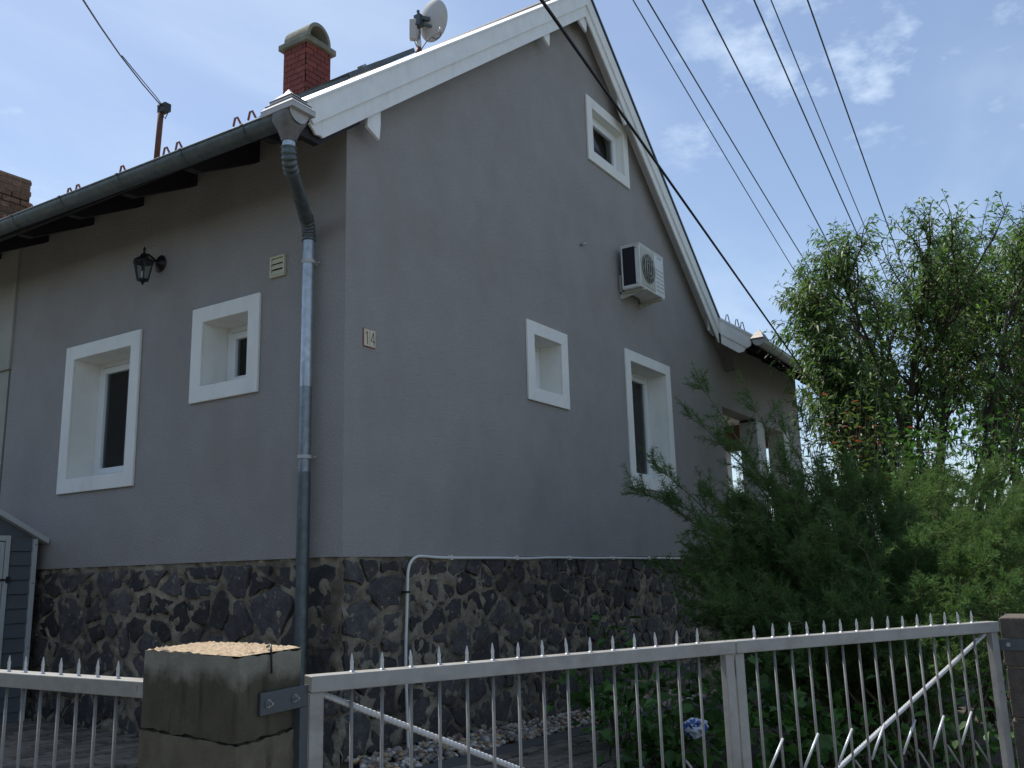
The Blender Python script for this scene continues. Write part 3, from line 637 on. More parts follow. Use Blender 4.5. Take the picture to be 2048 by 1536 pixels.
def gutters():
    GX, GR = -0.815, 0.085; za, zb = 3.165, 3.235; ya, yb = -0.30, 9.5
    zg = lambda y: za + (zb - za) * (y - ya) / 4.0
    g = thing('gutter', (GX, 0, 3.1), 'grey zinc half round gutter along the left eave', 'gutter')
    b = B(); gutter_mesh(b, 'y', ya, yb, GX, GR, za, zg(yb)); b.build('trough', 'zinc_dark', g, 50)
    for y in (0.20, 0.92, 1.74, 2.58, 3.36, 4.2):
        b = B(); gutter_mesh(b, 'y', y, y + .022, GX, GR + .005, zg(y), zg(y), .006, 14, 0.012); b.build('seam_band', 'zinc_dark', g, 50)
    b = B(); half_disc(b, 'y', ya - .004, GX, GR + .006, za); b.build('end_cap', 'zinc_pale', g)
    # square funnel outlet under the corner
    b = B(); z0 = za - .01; yc = -0.20; prof = [(0.105, 0.095, 0.0), (0.105, 0.095, -.05), (0.085, 0.08, -.11), (0.058, 0.058, -.175), (0.052, 0.052, -.20)]; V = []; n = 20
    for hx, hy, dz in prof:
        for j in range(n):
            a = 2 * math.pi * j / n; cx_, sy_ = math.cos(a), math.sin(a); p = 2 / (5 if dz > -.1 else 2.2)
            V.append((GX + hx * math.copysign(abs(cx_) ** p, cx_), yc + hy * math.copysign(abs(sy_) ** p, sy_), z0 + dz))
    b.add(V, [(i * n + j, i * n + (j + 1) % n, (i + 1) * n + (j + 1) % n, (i + 1) * n + j) for i in range(len(prof) - 1) for j in range(n)]); b.build('outlet', 'zinc_brown', g, 50)
    b = B(); finial(b, GX + .01, -0.175, za - .005, 0.115, 0.165, 0.225); b.build('finial', 'zinc_pale', g, 25)
    b = B()
    for k, t in enumerate((0.035, 0.075, 0.115)):
        f = (1.0, .85, .70)[k]; hx, hy = .115 * f + .0015, .165 * f + .0015; b.box(GX + .01 - hx, GX + .01 + hx, -0.175 - hy, -0.175 + hy, za + t, za + t + .002)
    b.build('finial_rib', 'zinc_brown', g)
    # wing gutter
    gy, gzz = -0.80, 3.155
    g2 = thing('gutter', (8.0, gy, 3.1), 'grey gutter on the porch eave behind the tree', 'gutter')
    b = B(); gutter_mesh(b, 'x', 7.99, 13.3, gy, .085, gzz, gzz - .05); b.build('trough', 'zinc', g2, 50)
    b = B(); half_disc(b, 'x', 7.984, gy, .09, gzz); b.build('end_cap', 'zinc_pale', g2)
    for x in (8.9, 9.8, 10.8): b = B(); gutter_mesh(b, 'x', x, x + .03, gy, .09, gzz - .008, gzz - .008, .006, 14, .013); b.build('seam_band', 'zinc_dark', g2, 50)
    b = B(); finial(b, 8.14, gy + .02, gzz - .005, 0.15, 0.10, 0.20); b.build('finial', 'zinc_brown', g2, 25)
    # downpipe
    dp = thing('downpipe', (-.09, .32, gz(0, 0)), 'galvanised round downpipe with bent offset at the house corner', 'downpipe')
    T = Vector((GX, -0.20, za - .20)); E1 = Vector((GX, -0.20, 2.84)); E2 = Vector((-0.09, 0.32, 2.63)); r = 0.047
    B().tube([T, E1 + Vector((0, 0, .05))], r, 20).build('upper_pipe', 'zinc_bright', dp, 50)
    def elbow(p0, p1, p2, nm):     # crimped elbow with ribs
        pts = []; rs = []
        for i in range(37):
            t = i / 36; p = p0 * (1 - t) ** 2 + p1 * 2 * t * (1 - t) + p2 * t * t; pts.append(p); rs.append(r * (1.13 + 0.10 * math.cos(i * math.pi * 2 / 7.2)))
        B().tube(pts, rs, 20).build(nm, 'zinc_dark', dp, 60)
    d = (E2 - E1).normalized()
    elbow(E1 + Vector((0, 0, .07)), E1 - Vector((0, 0, .03)), E1 + d * .12 - Vector((0, 0, .03)), 'elbow')
    S0 = E1 + d * .10 - Vector((0, 0, .03)); S1 = E2 - d * .10 + Vector((0, 0, .02))
    B().tube([S0, S1], r * 1.06, 20).build('offset_pipe', 'zinc_dark', dp, 50)
    mid = S0.lerp(S1, .52); B().tube([mid, mid + d * .4 * (S1 - S0).length], r * 1.0 + .006, 20).build('offset_sleeve', 'zinc_dark', dp, 50)
    elbow(E2 - d * .13 + Vector((0, 0, .02)), E2 + Vector((0, 0, .02)), E2 - Vector((0, 0, .10)), 'elbow')
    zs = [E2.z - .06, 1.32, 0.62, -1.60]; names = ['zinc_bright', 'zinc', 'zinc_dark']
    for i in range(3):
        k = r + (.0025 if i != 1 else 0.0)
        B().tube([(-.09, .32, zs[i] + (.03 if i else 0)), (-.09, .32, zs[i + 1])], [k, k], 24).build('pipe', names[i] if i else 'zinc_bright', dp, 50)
    for z in (2.35, 0.765):
        b = B(); b.lathe([(r + .003, -.014), (r + .009, -.014), (r + .009, .014), (r + .003, .014)], (-.09, .32, z), n=24); b.box(-.045, .0, .31, .33, z - .01, z + .01); b.tube([(-.04, .25, z), (-.04, .29, z)], .006, 6)
        b.build('pipe_clip', 'zinc_pale', dp, 50)
gutters()

# ------------------------------------------------------------------ things fixed to the house
def ac_unit():
    x0, x1, y0, y1, z0, z1 = 4.925, 5.665, -0.335, -0.07, 3.30, 3.868
    t = thing('air_conditioner', ((x0 + x1) / 2, -.2, z0), 'white outdoor air conditioner unit on wall brackets below the attic window', 'air conditioner')
    b = B(); b.box(x0, x1, y0, y1, z0, z1); b.build('casing', 'ac_white', t, False, 0.012)
    b = B(); b.box(x0 - .006, x1 + .006, y0 - .006, y1, z1 - .012, z1 + .008); b.build('lid', 'ac_white', t, False, .005)
    b = B(); b.box(x0 - .003, x0 + .01, y0 + .065, y1 - .03, z0 + .045, z1 - .03); b.build('side_coil', 'ac_dark', t)
    sp = x0 + .44
    b = B(); b.box(x0 + .02, sp, y0 - .006, y0 + .01, z0 + .03, z1 - .03); b.build('fan_panel', 'ac_yellow', t, False, .006)
    cx, cz = x0 + .23, (z0 + z1) / 2; rad = .19
    b = B(); n = 28; b.prism([(cx + rad * math.cos(2 * math.pi * i / n), y0 - .007, cz + rad * math.sin(2 * math.pi * i / n)) for i in range(n)], (0, -.003, 0)); b.build('fan_opening', 'ac_fan', t)
    bl = B()
    for k in range(3):
        a = k * 2.09 + .4; P = [(cx + q * math.cos(a + da), y0 - .013 - .006 * da, cz + q * math.sin(a + da)) for q, da in ((.03, 0), (.17, -.1), (.175, .55), (.04, .8))]; bl.add(P, [(0, 1, 2, 3)])
    bl.build('fan_blade', 'ac_dark', t)
    g = B()
    for k in (-0.12, -.06, 0, .06, .12):
        h = math.sqrt(rad ** 2 - k * k); g.tube([(cx + k, y0 - .024, cz - h), (cx + k, y0 - .024, cz + h)], .0045, 5)
    for q in (.19, .13, .07):
        g.tube([(cx + q * math.cos(i * 2 * math.pi / 24), y0 - .021, cz + q * math.sin(i * 2 * math.pi / 24)) for i in range(25)], .0035, 5, False)
    g.build('fan_grille', 'ac_yellow', t, True)
    for k in range(6):
        z = z0 + .07 + k * .055; b = B(); b.box(sp + .04, x1 - .03, y0 - .004, y0 + .004, z, z + .006); b.build('louvre', 'ac_print', t)
    b = B()
    for k in range(8): xx = sp + .10 + k * .017; b.box(xx, xx + .011, y0 - .003, y0 + .004, z1 - .055, z1 - .055 + (.012 if k % 3 else .016))
    b.build('maker_label', 'ac_print', t)
    for x in (x0 + .09, x1 - .10):
        b = B(); b.box(x - .018, x + .018, y0 - .01, -.005, z0 - .03, z0 - .003).box(x - .018, x + .018, -.03, -.004, z0 - .04, z0 + .22); b.box(x - .018, x + .018, -.03, -.004, z0 - .09, z0 - .04); b.prism([(x - .003, y0 + .02, z0 - .036), (x - .003, -.03, z0 - .036), (x - .003, -.03, z0 - .09)], (.006, 0, 0)); b.build('wall_bracket', 'ac_yellow', t)
    for (x, z) in ((x0 + .012, z0 + .05), (x0 + .012, z1 - .05)):
        B().lathe([(.007, 0), (.007, .004)], (x0 - .001, y0 + .05, z), (-1, 0, 0), 8).build('screw', 'steel_dark', t)
ac_unit()

def lamp():
    y, z = 2.36, 2.77
    t = thing('wall_lantern', (0, y, z), 'black hexagonal glass wall lantern beneath the eaves', 'wall lamp')
    b = B(); b.lathe([(.03, 0), (.075, .0), (.085, .012), (.06, .03), (.03, .05), (.012, .06)], (0, y, z + .02), (-1, 0, 0), 18); b.build('back_plate', 'black_metal', t, 40)
    L_ = Vector((-.185, y, z - .02))
    B().tube([(-.04, y, z + .02), (-.09, y, z + .055), (-.14, y, z + .075), (L_.x, y, z + .07), (L_.x, y, z + .03)], .011, 8).build('arm', 'black_metal', t, True)
    b = B(); b.lathe([(.10, 0), (.104, .012), (.075, .035), (.045, .055), (.03, .085), (.012, .095), (.010, .12), (.016, .13), (.010, .145), (.003, .16)], L_ - Vector((0, 0, .0)), (0, 0, 1), 6, (1, 0, 0)); b.build('lantern_roof', 'black_metal', t)
    zt, zb, rt, rb_ = L_.z, L_.z - .165, .088, .052
    for k in range(6):
        a = k * math.pi / 3; p = Vector((math.cos(a), math.sin(a), 0)); B().tube([L_ + p * rt, Vector((L_.x, L_.y, zb)) + p * rb_], .0075, 6).build('glazing_bar', 'black_metal', t)
        a2 = a + math.pi / 3; q = Vector((math.cos(a2), math.sin(a2), 0)); lo = Vector((L_.x, L_.y, zb))
        B().add([L_ + p * (rt - .004), L_ + q * (rt - .004), lo + q * (rb_ - .004), lo + p * (rb_ - .004)], [(0, 1, 2, 3)]).build('pane', 'glass', t)
    b = B(); b.lathe([(.004, -.045), (.014, -.036), (.008, -.026), (.03, -.014), (.058, -.004), (.058, .006)], (L_.x, L_.y, zb), (0, 0, 1), 6, (1, 0, 0)); b.build('lantern_base', 'black_metal', t)
    b = B(); b.lathe([(.012, 0), (.014, .02), (.020, .05), (.015, .075), (.004, .085)], (L_.x, L_.y, zb + .006), n=10); b.build('bulb', 'white_plain', t, True)
lamp()

def vent():
    y0, y1, z0, z1 = 0.672, 0.845, 2.335, 2.52
    t = thing('wall_vent', (0, (y0 + y1) / 2, z0), 'beige louvred wall vent left of the downpipe', 'vent')
    b = B(); f = .016; b.box(-.028, .0, y0, y1, z0, z0 + f).box(-.028, .0, y0, y1, z1 - f, z1).box(-.028, .0, y0, y0 + f, z0 + f, z1 - f).box(-.028, 0, y1 - f, y1, z0 + f, z1 - f); b.build('frame', 'beige_plastic', t, False, .004)
    b = B(); b.box(-.006, 0, y0 + f, y1 - f, z0 + f, z1 - f); b.build('backing', 'rubber', t)
    n = 3; h = (z1 - z0 - 2 * f) / n
    for i in range(n):
        z = z0 + f + i * h; tilt = .024 if i < 2 else .018
        B().prism([(-.010 - tilt * .75, y0 + f + .002, z + .004), (-.006 - tilt * .75, y0 + f + .002, z + .002), (-.006, y0 + f + .002, z + h - .008), (-.010, y0 + f + .002, z + h - .004)], (0, y1 - y0 - 2 * f - .004, 0)).build('louvre', 'beige_plastic', t)
vent()

def number_plate():
    x0, x1, z0, z1 = 0.212, 0.346, 1.665, 1.807
    t = thing('house_number', ((x0 + x1) / 2, 0, z0), 'cream ceramic house number 14 near the corner', 'house number')
    xm = (x0 + x1) / 2
    b = B(); b.box(x0 - .005, x1 + .005, -.007, 0, z0 - .005, z1 + .005); b.build('backing_plate', 'rust_edge', t)
    for a, c in ((x0, xm - .002), (xm + .002, x1)): b = B(); b.box(a, c, -.014, -.007, z0, z1); b.build('number_tile', 'tile_cream', t, False, .002)
    def stroke(nm, pts):
        b = B()
        for p, q in zip(pts, pts[1:]): b.tube([(p[0], -.0145, p[1]), (q[0], -.0145, q[1])], .0030, 5)
        b.build(nm, 'digit', t)
    w = xm - x0; h = z1 - z0
    stroke('digit', [(x0 + w * .22, z0 + h * .68), (x0 + w * .52, z0 + h * .86), (x0 + w * .58, z0 + h * .12)])
    stroke('digit', [(xm + w * .72, z0 + h * .10), (xm + w * .64, z0 + h * .88), (xm + w * .18, z0 + h * .36), (xm + w * .90, z0 + h * .33)])
number_plate()

def small_fixings():
    b = B(); b.tube([(4.0, .01, 3.64), (4.0, -.07, 3.64)], .017, 10); o = b.build('pipe_stub', 'alu', None, True); tag(o, 'short grey pipe stub poking out of the gable wall', 'pipe stub')
    # white cable clipped along the plinth
    t = thing('cable_conduit', (0.73, -.02, gz(.7, 0)), 'white cable running under the render and down the plinth', 'cable')
    pts = [(0.705, -.05, -1.50), (0.71, -.035, -1.2), (0.70, -.03, -.8), (0.715, -.03, -.45), (0.725, -.03, -.22), (0.735, -.028, -.12), (0.77, -.026, -.05), (0.83, -.024, -.012), (0.92, -.022, .0)]
    g = np.random.default_rng(2); x = 1.2
    while x < 8.3: pts.append((x, -.022, -.012 + .002 * g.normal() - 0.003 * (x - 1))); x += .45
    # smooth through the points
    P = [Vector(p) for p in pts]; C_ = []
    for i in range(len(P) - 1):
        a, b_, c, d = P[max(i - 1, 0)], P[i], P[i + 1], P[min(i + 2, len(P) - 1)]
        for k in range(4):
            s = k / 4; C_.append(0.5 * ((2 * b_) + (c - a) * s + (2 * a - 5 * b_ + 4 * c - d) * s * s + (3 * b_ - a - 3 * c + d) * s ** 3))
    C_.append(P[-1]); B().tube(C_, .0125, 8).build('cable', 'cable_white', t, True)
    for x in (1.32, 2.37, 3.4, 4.4, 5.4): B().box(x - .009, x + .009, -.04, .0, -.028 - .003 * x, .014 - .003 * x).build('cable_clip', 'cable_white', t)
    B().box(.69, .74, -.048, .02, -.29, -.275).build('cable_clip', 'black_rubber', t)
small_fixings()

def roof_fixtures():
    # solar collector lying above the left slope
    t = thing('solar_panel', (0.3, .3, KL * .3 + CL + .1), 'dark framed solar panel lying on the roof slope behind the bargeboard', 'solar panel')
    sn, cs = math.sin(math.atan(KL)), math.cos(math.atan(KL))
    def q(x, y, h): return (x - sn * h, y, KL * x + CL + .02 + cs * h)
    def slab(b, xa, xb, ya, yb, h0, h1): b.add([q(xa, ya, h0), q(xb, ya, h0), q(xb, yb, h0), q(xa, yb, h0), q(xa, ya, h1), q(xb, ya, h1), q(xb, yb, h1), q(xa, yb, h1)], [(0, 3, 2, 1), (4, 5, 6, 7), (0, 1, 5, 4), (1, 2, 6, 5), (2, 3, 7, 6), (3, 0, 4, 7)])
    for (xa, xb, h, yb_) in ((-.50, .12, .006, .34), (.15, 1.03, .030, .95)):
        b = B(); slab(b, xa + .02, xb - .02, .12, yb_, h, h + .035); b.build('panel', 'panel_black', t)
        b = B(); slab(b, xa, xb, .09, .12, h - .005, h + .04); slab(b, xa, xb, yb_, yb_ + .03, h - .005, h + .04); slab(b, xa, xa + .02, .12, yb_, h - .005, h + .04); slab(b, xb - .02, xb, .12, yb_, h - .005, h + .04); b.build('panel_frame', 'zinc_dark', t)
    b = B(); slab(b, .45, .5, .2, .26, .06, .09); slab(b, .5, .66, .2, .24, .06, .075); b.build('panel_clamp', 'alu', t)
    # satellite dish
    D = 12.0; base = at(838, 118, D); top = at(838, 22, D); z0 = KL * base.x + CL
    t = thing('satellite_dish', (base.x, base.y, z0), 'grey satellite dish with box on a roof pole', 'satellite dish')
    B().tube([(base.x, base.y, z0 - .05), (base.x, base.y, at(838, 40, D).z)], .026, 10).build('pole', 'alu', t, True)
    B().tube([(base.x, base.y, z0 - .03), (base.x, base.y, z0 + .14)], [.07, .034], 10).build('pole_collar', 'rust_red', t, True)
    B().tube([(base.x, base.y, z0 + .14), (base.x, base.y, z0 + .24)], .034, 10).build('pole_tape', 'white_plain', t, True)
    n = -(ray(862, 40)).normalized(); c = at(864, 40, D) ; ax = (-bb * 0.80 + rr * 0.60 - uu * 0.10).normalized()  # dish opens away to the right
    prof = [(0.02, 0), (.10, .008), (.18, .028), (.245, .055), (.25, .058), (.245, .062), (.18, .036), (.10, .016), (.02, .008)]
    b = B(); b.lathe(prof, c - ax * .03, ax, 32, uu); V = []
    for v in b.v:
        w = Vector(v) - c; h = w.dot(uu); V.append(tuple(c + w + uu * h * 0.12))
    b.v = V; b.build('reflector', 'dish', t, 50)
    b = B(); mz = at(838, 36, D); b.box(mz.x - .05, mz.x + .05, mz.y - .05, mz.y + .05, mz.z - .12, mz.z + .03); b.beam(mz, c, .05, .05); b.beam(mz + Vector((0, 0, -.08)), c + Vector((0, 0, -.1)), .03, .03); b.tube([mz + Vector((0, 0, .02)), mz + Vector((-.02, 0, .10))], .02, 8); b.build('mount', 'steel_dark', t)
    bc = at(827, 60, D); b = B(); R_ = [bc + rr * (i * .05) + uu * (j * .135) + bb * (k * .05) for i in (-1, 1) for j in (-1, 1) for k in (-1, 1)]
    b.add(R_, [(0, 1, 3, 2), (4, 6, 7, 5), (0, 4, 5, 1), (2, 3, 7, 6), (0, 2, 6, 4), (1, 5, 7, 3)]); b.build('junction_box', 'dish', t, False, .015)
    l0 = at(862, 73, D - .1); l1 = at(881, 62, D - .3); b = B(); b.tube([l0, l1], .012, 6); b.build('feed_arm', 'dish', t); b = B(); b.lathe([(.012, 0), (.032, .01), (.032, .05), (.02, .06), (.015, .09)], l1 - Vector((0, 0, .03)), (0, 0, 1), 10); b.build('receiver_head', 'dish', t, 40)
    def crv(name, px, D0, D1, r=.006): 
        n_ = len(px); P = [at(x, y, D0 + (D1 - D0) * i / (n_ - 1)) for i, (x, y) in enumerate(px)]; B().tube(P, r, 5).build(name, 'wire', t, True)
    crv('signal_cable', [(881, 66), (880, 74), (872, 79), (864, 74)], D - .3, D - .1)
    crv('signal_cable', [(862, 72), (852, 85), (843, 98), (836, 102), (828, 113), (822, 122)], D - .1, D - .1)
    crv('signal_cable', [(828, 80), (833, 92), (841, 101), (846, 108), (840, 114)], D - .05, D - .05)
    # rusty service mast with its drop wire
    D = 10.0; bs = at(312, 322, D); tp = at(323, 214, D); zb = KL * bs.x + CL
    t = thing('service_mast', (bs.x, bs.y, zb), 'rusty brown mast on the roof holding a drop wire', 'mast')
    B().tube([(bs.x, bs.y, min(zb, bs.z) - .1), tp], .031, 10).build('pole', 'rust_pipe', t, True)
    b = B(); b.lathe([(.04, -.03), (.046, 0), (.03, .03), (.01, .04)], tp, n=10); b.box(tp.x - .03, tp.x + .05, tp.y - .10, tp.y + .03, tp.z - .07, tp.z + .02); b.build('mast_head', 'wire', t)
    P = [at(x, y, d) for x, y, d in ((331, 216, 10), (335, 228, 10), (330, 238, 10), (327, 232, 10))]; B().tube(P, .006, 5).build('loose_wire', 'wire', t, True)
    P = [at(x, y, d) for x, y, d in ((323, 212, 10), (310, 197, 9.7), (285, 168, 9.2), (240, 110, 8.2), (200, 52, 7.2), (165, -2, 6.3), (120, -80, 5.2))]
    o = B().tube(P, .0065, 6).build('drop_wire', 'wire', None, True); tag(o, 'black drop wire running up left from the rusty roof mast', 'wire')
    P2 = [p + Vector((.02, .0, .025 * math.sin(i))) for i, p in enumerate(P[:4])]; 
    B().tube(P2, .005, 5).build('loose_wire', 'wire', t, True)
roof_fixtures()

# ------------------------------------------------------------------ neighbouring building to the left
def neighbour():
    t = thing('neighbour_house', (0, 7.5, gz(0, 7)), 'cream rendered neighbouring house joined to the left end', 'house')
    b = B(); b.box(-.03, 3.0, 4.852, YB + 3, 2.13, 3.72); b.build('upper_wall', 'cream_wall', t, False, .01)
    b = B(); b.box(0.004, 3.0, 4.90, YB + 3, -1.9, 2.128); b.build('lower_wall', 'cream_wall', t)
    D = 12.0; c = at(58, 440, D); w = .50; x1 = c.x + .0; y0 = c.y
    zt = at(28, 352, D).z; zb = 4.0
    cx = x1 - w; b = B(); b.box(cx + .01, x1 - .01, y0 + .01, y0 + w - .01, zb, zt - .02); ch = b.build('old_chimney', 'old_mortar', t); ch['label'] = 'weathered old brick chimney stack'
    h, bl, gp = .068, .24, .012; n = int((zt - zb) / (h + gp)); g = np.random.default_rng(4)
    for i in range(n):
        z0 = zb + i * (h + gp); out = .03 if n - 5 <= i <= n - 4 else 0.0
        for face in (0, 1):
            u = -bl * .5 * (i % 2)
            while u < w:
                a, d = max(0, u), min(w, u + bl - gp); pr = out + g.uniform(-.006, .01); z1 = z0 + h - (g.uniform(0, .03) if i == n - 1 else 0)
                if d - a > .03:
                    q = B()
                    if face == 0: q.box(cx + a, cx + d, y0 - pr, y0 + .05, z0, z1)
                    else: q.box(cx - pr, cx + .05, y0 + a, y0 + d, z0, z1)
                    q.build('brick', 'old_brick', ch, False, .008)
                u += bl
neighbour()

def shed():
    y0, x1, zb, ze = 3.92, -0.10, -1.43, 0.285; w = 1.7; x0 = x1 - w; xm = (x0 + x1) / 2; sl = 0.53; zr = ze + sl * w / 2; y1 = 4.80
    t = thing('garden_shed', (xm, 4.3, zb), 'small grey plastic garden shed with white trim by the wall', 'shed')
    n = 13; h = (ze + .02 - zb) / n
    for i in range(n):
        a, c = zb + i * h, zb + (i + 1) * h - .006; b = B()
        b.prism([(x0 + .02, y0 + .004, c), (x0 + .02, y0 - .012, a), (x0 + .02, y0 + .02, a), (x0 + .02, y0 + .02, c)], (w - .04, 0, 0)); b.build('siding_board', 'shed_grey', t)
    b = B(); b.prism([(x0 + .02, y0 + .002, ze + .02), (x1 - .02, y0 + .002, ze + .02), (xm, y0 + .002, zr - .02)], (0, .018, 0)); b.build('gable_panel', 'shed_grey', t)
    b = B(); b.box(x0 + .02, x1 - .02, y0 + .02, y0 + .03, zb, ze).box(x1 - .03, x1 - .01, y0 + .02, y1, zb, ze).box(x0 + .01, x0 + .03, y0 + .02, y1, zb, ze); b.build('body', 'shed_grey', t)
    for xa in (x1 - .045, x0 + .005):
        b = B(); b.box(xa, xa + .042, y0 - .028, y0 + .03, zb - .0, ze + .005); b.build('corner_trim', 'shed_white', t, False, .003)
    for z in (zb + .12, zb + .7, zb + 1.3, ze - .05): B().lathe([(.006, 0), (.006, .003)], (x1 - .024, y0 - .0285, z), (0, -1, 0), 8).build('screw', 'shed_dark', t)
    b = B(); b.box(x0, x1, y0 - .028, y1, zb - .03, zb + .035); b.build('base_trim', 'shed_white', t)
    for s in (-1, 1):
        xe = xm + s * (w / 2 + .085); zz = zr - sl * (w / 2 + .085)
        b = B(); b.prism([(xm, y0 - .07, zr + .055), (xe, y0 - .07, zz + .055), (xe, y0 - .07, zz), (xm, y0 - .07, zr)], (0, y1 - y0 + .14, 0)); b.build('roof', 'shed_white', t, False, .005)
    # door
    dx1 = x1 - .27; dx0 = x0 + .27; dt = ze + .03
    b = B(); b.box(dx1 - .045, dx1, y0 - .032, y0 - .002, zb + .05, dt).box(dx0, dx0 + .045, y0 - .032, y0 - .002, zb + .05, dt).box(dx0 + .045, dx1 - .045, y0 - .032, y0 - .002, dt - .05, dt); b.build('door_frame', 'shed_white', t, False, .003)
    b = B(); b.box(dx0 + .055, dx1 - .055, y0 - .030, y0 - .004, zb + .06, dt - .06); d = b.build('door', 'shed_white', t)
    b = B(); b.box(dx0 + .10, dx1 - .10, y0 - .036, y0 - .02, zb + .12, dt - .11); b.build('door_panel', 'shed_grey', d)
    b = B(); b.box(dx1 - .22, dx1 + .004, y0 - .042, y0 - .03, dt - .42, dt - .40).box(dx1 - .02, dx1 + .015, y0 - .045, y0 - .02, dt - .44, dt - .38); b.build('hinge', 'shed_dark', d)
shed()

# ------------------------------------------------------------------ fence, pillars, gate
RZ = -0.5                       # top of the gate rail
GA = Vector((-2.615, -2.305, 0)); GM = Vector((-0.735, -3.232, 0)); GE = Vector((0.955, -4.196, 0))
def pillar_left():
    c0 = Vector((-2.985, -2.37)); ux = Vector((0.975, .22)).normalized(); uy = Vector((.13, .99)).normalized(); wx, wy = .36, .62
    t = thing('gate_pillar', (c0.x + .2, c0.y + .3, gz(-2.8, -2)), 'weathered concrete gate pillar with sunlit pebbly top', 'pillar')
    g = np.random.default_rng(12)
    def course(nm, z0, z1, dx, m, top=False):
        nx, ny, nz = 14, 20, max(3, int((z1 - z0) / .04)); V = []; F = []; idx = {}
        def pt(i, j, k):
            key = (i, j, k)
            if key not in idx:
                u = wx * i / nx; v = wy * j / ny; z = z0 + (z1 - z0) * k / nz
                if i == nx: u += dx
                if i == 0: u -= dx
                if j == 0: v -= dx
                e = g.normal(0, .0022, 3); zz = z + e[2] + (.012 * math.sin(3.1 * u / wx + 1) * math.sin(2.6 * v / wy) if (k == nz and top) else 0)
                if top and k == nz and (i in (0, nx) or j in (0, ny)): zz -= .006 + abs(g.normal(0, .004))
                if k == 0: zz += abs(g.normal(0, .004))
                p = c0 + ux * (u + e[0]) + uy * (v + e[1]); idx[key] = len(V); V.append((p.x, p.y, zz))
            return idx[key]
        for i in range(nx):
            for k in range(nz): F.append((pt(i, 0, k), pt(i + 1, 0, k), pt(i + 1, 0, k + 1), pt(i, 0, k + 1))); F.append((pt(i + 1, ny, k), pt(i, ny, k), pt(i, ny, k + 1), pt(i + 1, ny, k + 1)))
        for j in range(ny):
            for k in range(nz): F.append((pt(0, j + 1, k), pt(0, j, k), pt(0, j, k + 1), pt(0, j + 1, k + 1))); F.append((pt(nx, j, k), pt(nx, j + 1, k), pt(nx, j + 1, k + 1), pt(nx, j, k + 1)))
        if not top:
            for i in range(nx):
                for j in range(ny): F.append((pt(i, j, nz), pt(i + 1, j, nz), pt(i + 1, j + 1, nz), pt(i, j + 1, nz)))
        o = B().add(V, F).build(nm, m, t, 45)
        if top:
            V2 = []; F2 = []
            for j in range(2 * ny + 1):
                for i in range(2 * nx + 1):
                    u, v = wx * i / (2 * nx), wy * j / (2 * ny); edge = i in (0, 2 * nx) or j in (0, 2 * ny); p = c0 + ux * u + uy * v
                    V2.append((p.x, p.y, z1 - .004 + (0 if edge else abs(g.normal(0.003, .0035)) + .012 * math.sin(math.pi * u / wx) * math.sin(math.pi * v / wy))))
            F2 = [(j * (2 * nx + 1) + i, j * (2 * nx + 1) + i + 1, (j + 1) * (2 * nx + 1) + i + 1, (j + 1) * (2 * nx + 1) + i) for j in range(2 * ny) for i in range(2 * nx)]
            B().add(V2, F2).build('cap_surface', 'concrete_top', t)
    course('block', -.675, -.395, 0.0, 'concrete', True); course('block', -1.02, -.680, 0.006, 'concrete_low'); course('block', -1.6, -1.025, 0.003, 'concrete_low')
    b = B(); p = c0 + ux * .02 + uy * .02; q = c0 + ux * (wx - .02) + uy * (wy - .02)
    b.prism([(*(c0 + ux * u + uy * v), -1.6) for u, v in ((.015, .015), (wx - .015, .015), (wx - .015, wy - .015), (.015, wy - .015))], (0, 0, 1.19)); b.build('core', 'concrete', t)
    # thin bent wire on top
    q = c0 + ux * .17; B().tube([(q.x + .02, q.y + .04, -.385), (q.x + .01, q.y + .01, -.375), (q.x, q.y - .006, -.40), (q.x + .002, q.y - .008, -.47)], .004, 5).build('bent_wire', 'black_metal', t, True)
    # hinge strap bolted to the pillar face
    s = thing('hinge_strap', (GA.x, GA.y, -.6), 'dark grey hinge strap with two bolts on the concrete pillar', 'strap')
    f0 = c0 + ux * .11 - uy * .014; f1 = Vector((GA.x - .012, GA.y - .022)); zz = -.565
    d = (f1 - f0).normalized(); nn = Vector((d.y, -d.x))
    b = B(); b.prism([(f0.x, f0.y, zz - .037), (f1.x, f1.y, zz - .037), (f1.x, f1.y, zz + .037), (f0.x, f0.y, zz + .037)], (-nn.x * .012, -nn.y * .012, 0)); b.build('plate', 'strap', s, False, .002)
    b = B(); e0 = f1 - d * .045; b.prism([(e0.x, e0.y, -1.5), (f1.x, f1.y, -1.5), (f1.x, f1.y, zz - .0375), (e0.x, e0.y, zz - .0375)], (-nn.x * .045, -nn.y * .045, 0)); b.build('post', 'strap', s, False, .002)
    for k in (.035, .175):
        p = f0 + d * k; B().lathe([(.016, 0), (.016, .004), (.011, .004), (.011, .012), (.006, .012), (.006, .022)], (p.x, p.y, zz), (nn.x, nn.y, 0), 6).build('bolt', 'bolt', s)
pillar_left()

